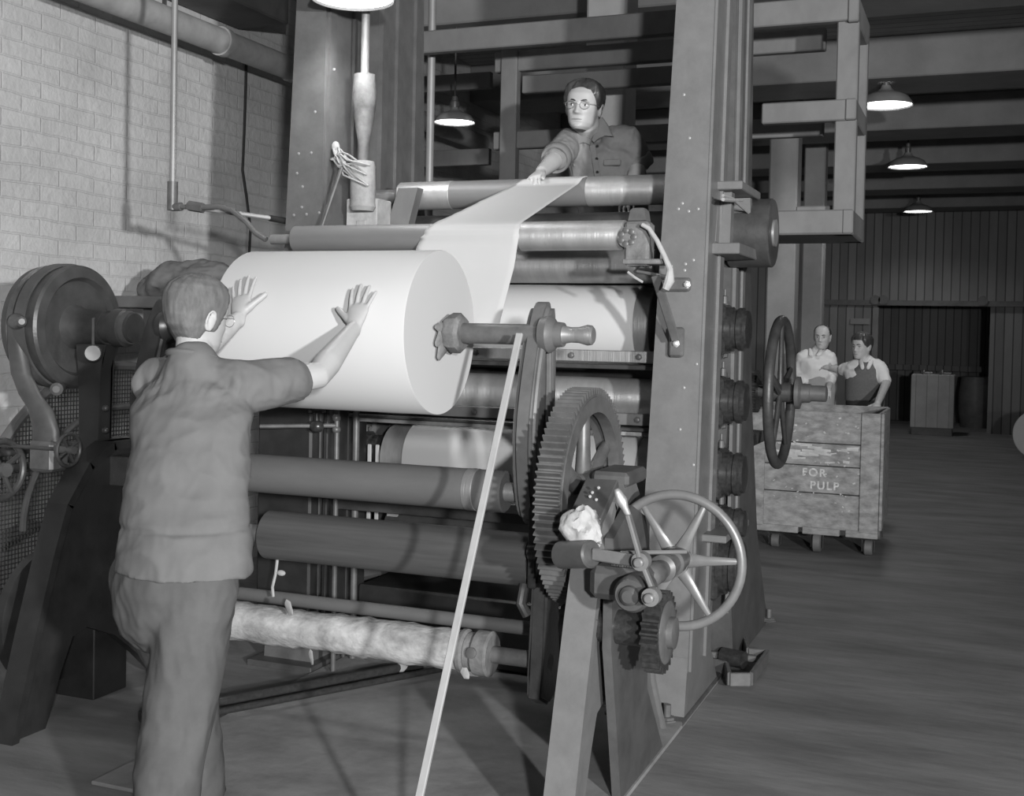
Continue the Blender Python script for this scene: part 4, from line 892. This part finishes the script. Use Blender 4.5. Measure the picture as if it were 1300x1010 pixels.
def shoe(p, d, t):
    d = V(d).normalized(); sd = V((d.y, -d.x, 0)); p = V(p)
    q = MB().loft([(p - d * .07 + V((0, 0, .04)), sd * .036, V((0, 0, .04))), (p + V((0, 0, .048)), sd * .042, V((0, 0, .048))), (p + d * .09 + V((0, 0, .036)), sd * .047, V((0, 0, .036))), (p + d * .17 + V((0, 0, .026)), sd * .038, V((0, 0, .024)))], 20)
    obj('shoe', q, 'black', t, 60)

# --- the man pushing the roll, seen from behind -------------------------------------------------
t = thing('person', 'man seen from behind in dark short sleeved shirt with both palms on the big roll', 'person', (-2.15, 2.75, 0))
SR, SL = V((-2.065, 2.95, 1.365)), V((-2.365, 2.95, 1.365))
ER, WR = at(404, 476, 3.22), at(449, 417, 3.475)
EL, WL = V((-2.46, 3.22, 1.42)), at(303, 404, 3.485)
HC_ = at(250, 401, 2.945); Mh = head_matrix(HC_, -12, -4, 4, 1.0)
U = (SR - SL).normalized(); Fv = V((0, 1, 0))
b = MB(); add_head(b, Mh)
nb = at(243, 470, 2.90)
b.limb([nb - V((0, 0, .02)), nb + V((0, .01, .03)), HC_ + V((0, -.012, -.075)), HC_ + V((0, .0, -.02))], [.060, .056, .053, .05])
tr = [(at(229, 735, 2.72), .14, .10), (at(237, 650, 2.77), .15, .105), (at(241, 560, 2.84), .165, .11), (at(244, 505, 2.9), .15, .09), (at(244, 478, 2.91), .07, .06)]
torso(b, tr, U, Fv)
b.limb([SR - U * .07, SR, SR.lerp(ER, .5), ER, ER.lerp(WR, .25), ER.lerp(WR, .6), WR], [.06, .056, .049, .043, .0445, .036, .0265])
b.limb([SL + U * .07, SL, SL.lerp(EL, .5), EL, EL.lerp(WL, .25), EL.lerp(WL, .6), WL], [.06, .056, .049, .043, .0445, .036, .0265])
nrm = V((0, -.955, .29))
TR_ = at(463, 360, 3.572); TL_ = at(311, 352, 3.577)
hand(b, WR + (TR_ - WR).normalized() * .01, TR_ - WR, nrm, V((-1, 0, 0)), .19, (-2, 4, 4), (9, 2, -6, -18), 50, 4)
hand(b, WL + (TL_ - WL).normalized() * .01, TL_ - WL, nrm, V((1, 0, 0)), .19, (-2, 4, 4), (10, 3, -5, -13), 55, 4)
HR, KR, FR_ = V((-2.04, 2.72, .85)), V((-2.05, 2.67, .46)), V((-2.06, 2.60, .09)); HL, KL, FL_ = V((-2.22, 2.74, .85)), V((-2.27, 2.98, .46)), V((-2.30, 3.05, .09))
b.limb([HR, KR, FR_], [.085, .055, .04]); b.limb([HL, KL, FL_], [.085, .055, .04])
obj('body', remesh(b, .0035, 3), 'skinw', t, 180)
def wl(a): return .058 if a < .9 else (.058 - .10 * min(1, (a - .9) / .5) if a < 1.4 else (-.042 if a < 1.75 else -.042 - .055 * min(1, (a - 1.75) / .6)))
obj('hair', hair_mesh(Mh, wl, .012, .0028, (14, 9)), 'hairg', t, 180)
eyes(t, Mh); glasses(t, Mh)
s = MB()
sr = [(at(231, 727, 2.71), .205, .148), (at(232, 722, 2.715), .208, .150), (at(233, 690, 2.73), .203, .148), (at(235, 640, 2.77), .190, .135), (at(239, 580, 2.82), .192, .135), (at(243, 525, 2.88), .200, .130), (at(244, 498, 2.905), .185, .108), (at(244, 479, 2.91), .12, .085), (at(244, 460, 2.905), .080, .078)]
torso(s, sr, U, Fv, flat=True)
s.limb([SR - U * .09, SR, SR.lerp(ER, .35), SR.lerp(ER, .66)], [.085, .085, .076, .072]); s.limb([SL + U * .09, SL, SL.lerp(EL, .35), SL.lerp(EL, .66)], [.085, .085, .076, .072])
def wf(p):
    base = fold(.012, 4.5, (1, 1, 1.8), 2)(p) + fold(.0025, 14, (1, 1, .6), 5)(p) + .9 * math.exp(-((p.z - 1.36) / .05) ** 2) * fold(.006, 22, (1.6, .6, .5), 7)(p)
    k = math.exp(-((p.z - .975 - .03 * (p.x + 2.15)) / .008) ** 2); return base - .006 * k
obj('shirt', remesh(s, .007, 4, wf), 'shirtd', t, 180)
q = MB(); cc = at(244, 457, 2.912)
q.tube([cc + V((.068 * math.sin(a), -.066 * math.cos(a), .012 + .014 * math.cos(a))) for a in [R(d) for d in range(-150, 151, 12)]], [.012] * 26, 10); obj('collar', q, 'shirtd', t)
tr_ = MB(); torso(tr_, [(V((-2.10, 2.72, .90)), .175, .13), (V((-2.11, 2.72, .80)), .188, .142), (V((-2.13, 2.73, .72)), .18, .135)], U, Fv)
tr_.limb([HR + V((0, 0, -.02)), HR.lerp(KR, .5), KR, KR.lerp(FR_, .5), FR_ - V((0, 0, .03))], [(.112, .12), .106, .096, .092, .092]); tr_.limb([HL + V((0, 0, -.02)), HL.lerp(KL, .5), KL, KL.lerp(FL_, .5), FL_ - V((0, 0, .03))], [.115, .108, .10, .10, .105])
obj('trousers', remesh(tr_, .008, 4, lambda p: fold(.014, 4.2, (1.6, 1.2, .8), 9)(p) + fold(.005, 13, (1, 1, .5), 3)(p)), 'trouser', t, 180)
shoe((-2.06, 2.58, 0), (.05, 1, 0), t); shoe((-2.30, 3.03, 0), (-.05, 1, 0), t)

# --- the operator leaning over the top roller -----------------------------------------------------
t = thing('person', 'man in eyeglasses and chambray shirt reaching over the top roller for the sheet', 'person', (-1.75, 5.58, 1.14))
HC_ = at(741, 136, 5.36); Mh = head_matrix(HC_, 182, -2, -5, 1.0) @ Matrix.Diagonal((1.07, 1.0, .97, 1))
SR, SL = at(722, 181, 5.44), at(797, 178, 5.52); U = (SR - SL).normalized(); Fv = V((0, -1, 0))
ER, WR = at(704, 203, 5.20), at(687, 218, 5.03); EL, WL = at(812, 208, 5.58), at(800, 240, 5.40)
b = MB(); add_head(b, Mh); nb = at(752, 178, 5.50)
b.limb([nb - V((0, -.01, .06)), nb + V((0, 0, .01)), HC_ + V((.01, .03, -.075)), HC_ + V((.005, .02, -.03))], [.064, .060, .059, .056])
pel = V((-1.72, 5.62, 2.02))
torso(b, [(pel, .15, .11), (V((-1.73, 5.58, 2.2)), .14, .1), (V((-1.75, 5.54, 2.38)), .165, .11), (nb - V((0, 0, .035)), .10, .075)], U, Fv)
b.limb([SR - U * .06, SR, SR.lerp(ER, .5), ER, ER.lerp(WR, .3), WR], [.056, .054, .048, .043, .041, .028]); b.limb([SL + U * .06, SL, SL.lerp(EL, .5), EL, EL.lerp(WL, .3), WL], [.056, .054, .048, .044, .042, .028])
hand(b, WR, at(673, 229, 4.93) - WR, V((-.25, -.35, 1)), V((1, -.3, 0)), .185, (35, 45, 35), (4, 1, -2, -6), 32, 10)
hand(b, WL, V((.02, -.5, -.6)), V((0, -.5, .6)), V((-1, 0, 0)), .185, (15, 20, 20), (4, 1, -2, -6), 40)
for k, x in ((-1, .085), (1, -.085)): b.limb([pel + V((x, 0, -.04)), V((pel.x + x * 1.2, 5.57, 1.6)), V((pel.x + x * 1.2, 5.62, 1.2))], [.085, .06, .045])
obj('body', remesh(b, .004, 2), 'skin', t, 180)
def ol(a): return .082 + .006 * math.cos(a * 5) if a < .6 else (.082 - .055 * min(1, (a - .6) / .5) if a < 1.1 else (.027 - .04 * min(1, (a - 1.1) / .25) if a < 1.5 else -.013 - .06 * min(1, (a - 1.5) / .7)))
obj('hair', hair_mesh(Mh, ol, .021, .006, (10, 16)), 'hairb', t, 180)
eyes(t, Mh, .002); glasses(t, Mh)
s = MB()
torso(s, [(pel + V((0, 0, .0)), .175, .135), (V((-1.725, 5.59, 2.16)), .170, .13), (V((-1.745, 5.56, 2.30)), .185, .13), (V((-1.755, 5.53, 2.40)), .19, .12), (nb + V((0, .0, -.035)), .145, .088)], U, Fv)
s.loft([(nb + V((0, .01, -.05)), U * .11, Fv * .085), (nb + V((0, .012, -.008)), U * .085, Fv * .074 - V((0, 0, .022))), (nb + V((0, .014, .012)), U * .072, Fv * .066 - V((0, 0, .03)))], 36)
s.limb([SR - U * .08, SR, SR.lerp(ER, .5), SR.lerp(ER, .92)], [.078, .076, .068, .064]); s.limb([SL + U * .08, SL, SL.lerp(EL, .5), SL.lerp(EL, .95)], [.078, .078, .070, .064])
obj('shirt', remesh(s, .0065, 3, lambda p: fold(.009, 7, (1, 1, 1.2), 4)(p) + fold(.004, 20, (1, 1, .6), 8)(p)), 'shirto', t, 180)
for S_, E_, f0 in ((SR, ER, .88), (SL, EL, .92)):
    a = S_.lerp(E_, f0); d = (E_ - S_).normalized(); obj('rolled_cuff', MB().lathe(a - d * .03, d, [(0, .066), (.01, .073), (.05, .071), (.062, .066), (.058, .056), (.03, .05)], 24), 'shirto', t, 60)
def flap(px, y0, y1): return [(c.x, c.z) for c in (at(u, v, (y0 + y1) / 2) for u, v in px)], y0, y1
q = MB()
for px in ([(757, 150), (762, 147), (770, 158), (777, 173), (766, 171), (758, 177), (754, 181), (751, 177), (757, 164)], [(727, 164), (733, 166), (743, 171), (751, 178), (749, 184), (741, 180), (733, 184), (724, 174)]):
    pts, y0, y1 = flap(px, 5.385, 5.40); q.prism(pts, 'XZ', y0, y1, .003)
for v in q.bm.verts: v.co.y += 1.6 * (v.co.x - nb.x) ** 2 + .25 * max(0, v.co.z - nb.z)
q.tube([nb + V((.072 * math.sin(a), .012 + .068 * math.cos(a), .03 + .022 * math.cos(a))) for a in [R(d) for d in range(-115, 116, 10)]], .013, 8)
obj('collar', q, 'shirto', t, 60)
q = MB(); q.bar(at(752, 184, 5.40), at(759, 226, 5.415), .03, .008, (0, 1, 0)); obj('placket', q, 'shirto', t)
for i, (u, v) in enumerate(((758, 185), (757, 201), (758, 218))): c = at(u, v, 5.395); obj('button', MB().lathe(c + V((0, .012, 0)), (0, -1, 0), [(0, .006), (.010, .006), (.012, .004)], 10), 'black', t)
for u, v in ((738, 207), (777, 206)): c = at(u, v, 5.42); obj('pocket_flap', MB().box((c.x, 5.425, c.z), (.085, .02, .03), bev=.004), 'shirto', t)
q = MB(); torso(q, [(pel + V((0, 0, .06)), .16, .12), (pel - V((0, 0, .06)), .175, .13)], U, Fv)
for x in (.085, -.085): q.limb([pel + V((x, 0, -.04)), V((pel.x + x * 1.2, 5.57, 1.6)), V((pel.x + x * 1.2, 5.60, 1.18))], [.11, .09, .08])
obj('trousers', remesh(q, .012, 3), 'trouser', t, 180)
for x in (.1, -.1): shoe((pel.x + x, 5.64, 1.14), (0, -1, 0), t)
tag(obj('step_platform', MB().box((-1.98, 5.57, 1.11), (1.5, .44, .06)).box((-2.6, 5.72, .54), (.1, .1, 1.08)).box((-1.4, 5.72, .54), (.1, .1, 1.08)), 'brown'), 'timber step behind the rolls that the operator stands on', 'platform')

# --- the two men behind the wooden truck ----------------------------------------------------------
def bystander(label, t0, HCp, yaw, pel, SRp, SLp, ERp, WRp, ELp, WLp, sk, outfit, hairline, thick, hm, s=.88):
    t = thing('person', label, 'person', t0); Mh = head_matrix(HCp, yaw, 0, 0, s); U = (SRp - SLp).normalized(); Fv = U.cross(V((0, 0, 1))).normalized()
    if Fv.y > 0: Fv = -Fv
    b = MB(); add_head(b, Mh); nb = (SRp + SLp) / 2 + V((0, 0, .05))
    b.limb([nb - V((0, 0, .06)), nb, HCp - V((0, 0, .06))], [.058 * s, .056 * s, .054 * s], 16)
    torso(b, [(pel, .14 * s, .1 * s), ((pel + nb) / 2, .14 * s, .1 * s), (nb - V((0, 0, .07)), .15 * s, .09 * s)], U, Fv)
    for S_, E_, W_ in ((SRp, ERp, WRp), (SLp, ELp, WLp)): b.limb([S_, E_, W_], [.048 * s, .042 * s, .03 * s], 14); hand(b, W_, (W_ - E_), V((0, -.6, .8)), U if S_ is SLp else -U, .18 * s, (15, 20, 20))
    fe = []
    for S_ in (SRp, SLp):
        x = pel + (S_ - (SRp + SLp) / 2) * .5; fe.append(x); b.limb([x, V((x.x, x.y - .02, pel.z * .53)), V((x.x, x.y + .03, .09))], [.08 * s, .055 * s, .04 * s], 14)
    obj('body', remesh(b, .007, 1), sk, t, 180); obj('hair', hair_mesh(Mh, hairline, thick, .004, (7, 9)), 'hairb', t, 180); eyes(t, Mh)
    q = MB(); torso(q, [(pel + V((0, 0, .02)), .15 * s, .11 * s), ((pel + nb) / 2, .18 * s, .13 * s), (nb - V((0, 0, .08)), .195 * s, .115 * s), (nb - V((0, 0, .03)), .10 * s, .075 * s), (nb + V((0, 0, .01)), .065 * s, .065 * s)], U, Fv)
    for S_, E_, W_, f in ((SRp, ERp, WRp, outfit['sl'][0]), (SLp, ELp, WLp, outfit['sl'][1])):
        if f <= 1: q.limb([S_ - (S_ - nb) * .3, S_, S_.lerp(E_, f)], [.07 * s, .072 * s, .062 * s], 18)
        else: q.limb([S_ - (S_ - nb) * .3, S_, E_, E_.lerp(W_, f - 1)], [.07 * s, .072 * s, .062 * s, .052 * s], 18)
    obj('shirt', remesh(q, .010, 3, fold(.009, 8, (1, 1, 1.3), 6)), 'white', t, 180)
    if not outfit.get('vest'):
        q = MB()
        for k in (-1, 1): q.loft([(nb + Fv * .05 + U * k * .045 + V((0, 0, .015)), U * .014, V((0, 0, .012))), (nb + Fv * .085 - V((0, 0, .03)) + U * k * .03, U * .02, V((0, 0, .010)))], 12)
        obj('collar', q, 'white', t, 60)
    if outfit.get('vest'):
        q = MB(); torso(q, [(pel + V((0, 0, -.02)), .180 * s, .135 * s), (pel + V((0, 0, .05)), .182 * s, .137 * s), ((pel + nb) / 2, .187 * s, .14 * s), (nb - V((0, 0, .13)), .178 * s, .130 * s), (nb - V((0, 0, .075)), .165 * s, .118 * s), (nb - V((0, 0, .03)), .115 * s, .082 * s)], U, Fv, flat=True)
        obj('vest', remesh(q, .011, 2), 'vest', t, 180)
        q = MB()
        for k in (-1, 1): q.loft([(nb + Fv * .05 + U * k * .04, U * .02, V((0, 0, .02))), (nb + Fv * .092 - V((0, 0, .045)) + U * k * .024, U * .016, V((0, 0, .018)))], 12)
        obj('collar', q, 'white', t, 60)
    q = MB(); torso(q, [(pel + V((0, 0, .05)), .168 * s, .125 * s), (pel - V((0, 0, .06)), .175 * s, .13 * s)], U, Fv)
    for x in fe: q.limb([x, V((x.x, x.y - .02, pel.z * .53)), V((x.x, x.y + .02, .07))], [.105 * s, .09 * s, .085 * s], 16); shoe((x.x, x.y + .03, 0), Fv, t)
    obj('trousers', remesh(q, .013, 3, fold(.01, 6, (1, 1, .6), 3)), outfit['tr'], t, 180)
Y1 = 10.5
bystander('balding man in white shirt and grey trousers standing by the paper roll', (-1.35, Y1, 0), at(1044, 428, Y1), 176, at(1040, 489, Y1), at(1020, 453, Y1), at(1052, 453, Y1), at(1014, 474, Y1), at(1026, 492, Y1 - .12), at(1057, 473, Y1), at(1052, 492, Y1 - .15), 'skin', dict(sl=(1.6, 1.6), tr='greyt'),
          lambda a: .15 if a < 1.1 else (.15 - .13 * min(1, (a - 1.1) / .25) if a < 1.5 else -.03), .005, 0, .90)
Y2 = 10.2
bystander('dark haired man in knitted vest leaning one hand on the wooden truck', (-.95, Y2, 0), at(1094, 440, Y2), 150, at(1098, 505, Y2), at(1084, 467, Y2), at(1116, 466, Y2), at(1070, 470, Y2 + .1), at(1056, 467, Y2 + .15), at(1125, 486, Y2 - .1), at(1114, 512, Y2 - .55), 'skin', dict(sl=(.95, .8), tr='blackt', vest=1),
          lambda a: .062 if a < .7 else (.062 - .05 * min(1, (a - .7) / .4) if a < 1.2 else (.012 - .02 * min(1, (a - 1.2) / .2) if a < 1.6 else -.045)), .022, 0, .90)

# ------------------------------------------------------------------ light
def area(name, loc, target, size, power, shape='DISK'):
    ld = bpy.data.lights.new(name, 'AREA'); ld.shape = shape; ld.size = size; ld.energy = power
    o = bpy.data.objects.new(name, ld); COL.objects.link(o); o.location = loc; o.rotation_euler = (V(target) - V(loc)).to_track_quat('-Z', 'Y').to_euler()
def flash(name, loc, target, power, cone=62):
    ld = bpy.data.lights.new(name, 'SPOT'); ld.energy = power; ld.spot_size = R(cone); ld.spot_blend = 1.; ld.shadow_soft_size = .11
    o = bpy.data.objects.new(name, ld); COL.objects.link(o); o.location = loc; o.rotation_euler = (V(target) - V(loc)).to_track_quat('-Z', 'Y').to_euler()
flash('flash_lamp', (1.5, -1.9, 1.95), (-1.7, 5, 1.85), 1500, 75)
flash('side_flash_lamp', (3.7, -1.9, 2.1), (-1.8, 5, 1.85), 2600, 70)
w = bpy.data.worlds.new('hall'); SC.world = w; w.use_nodes = True
w.node_tree.nodes['Background'].inputs['Color'].default_value = (1, 1, 1, 1); w.node_tree.nodes['Background'].inputs['Strength'].default_value = .09
vs = SC.view_settings; vs.view_transform = 'Standard'; vs.look = 'None'; vs.gamma = 1; vs.use_curve_mapping = False; vs.exposure = 0
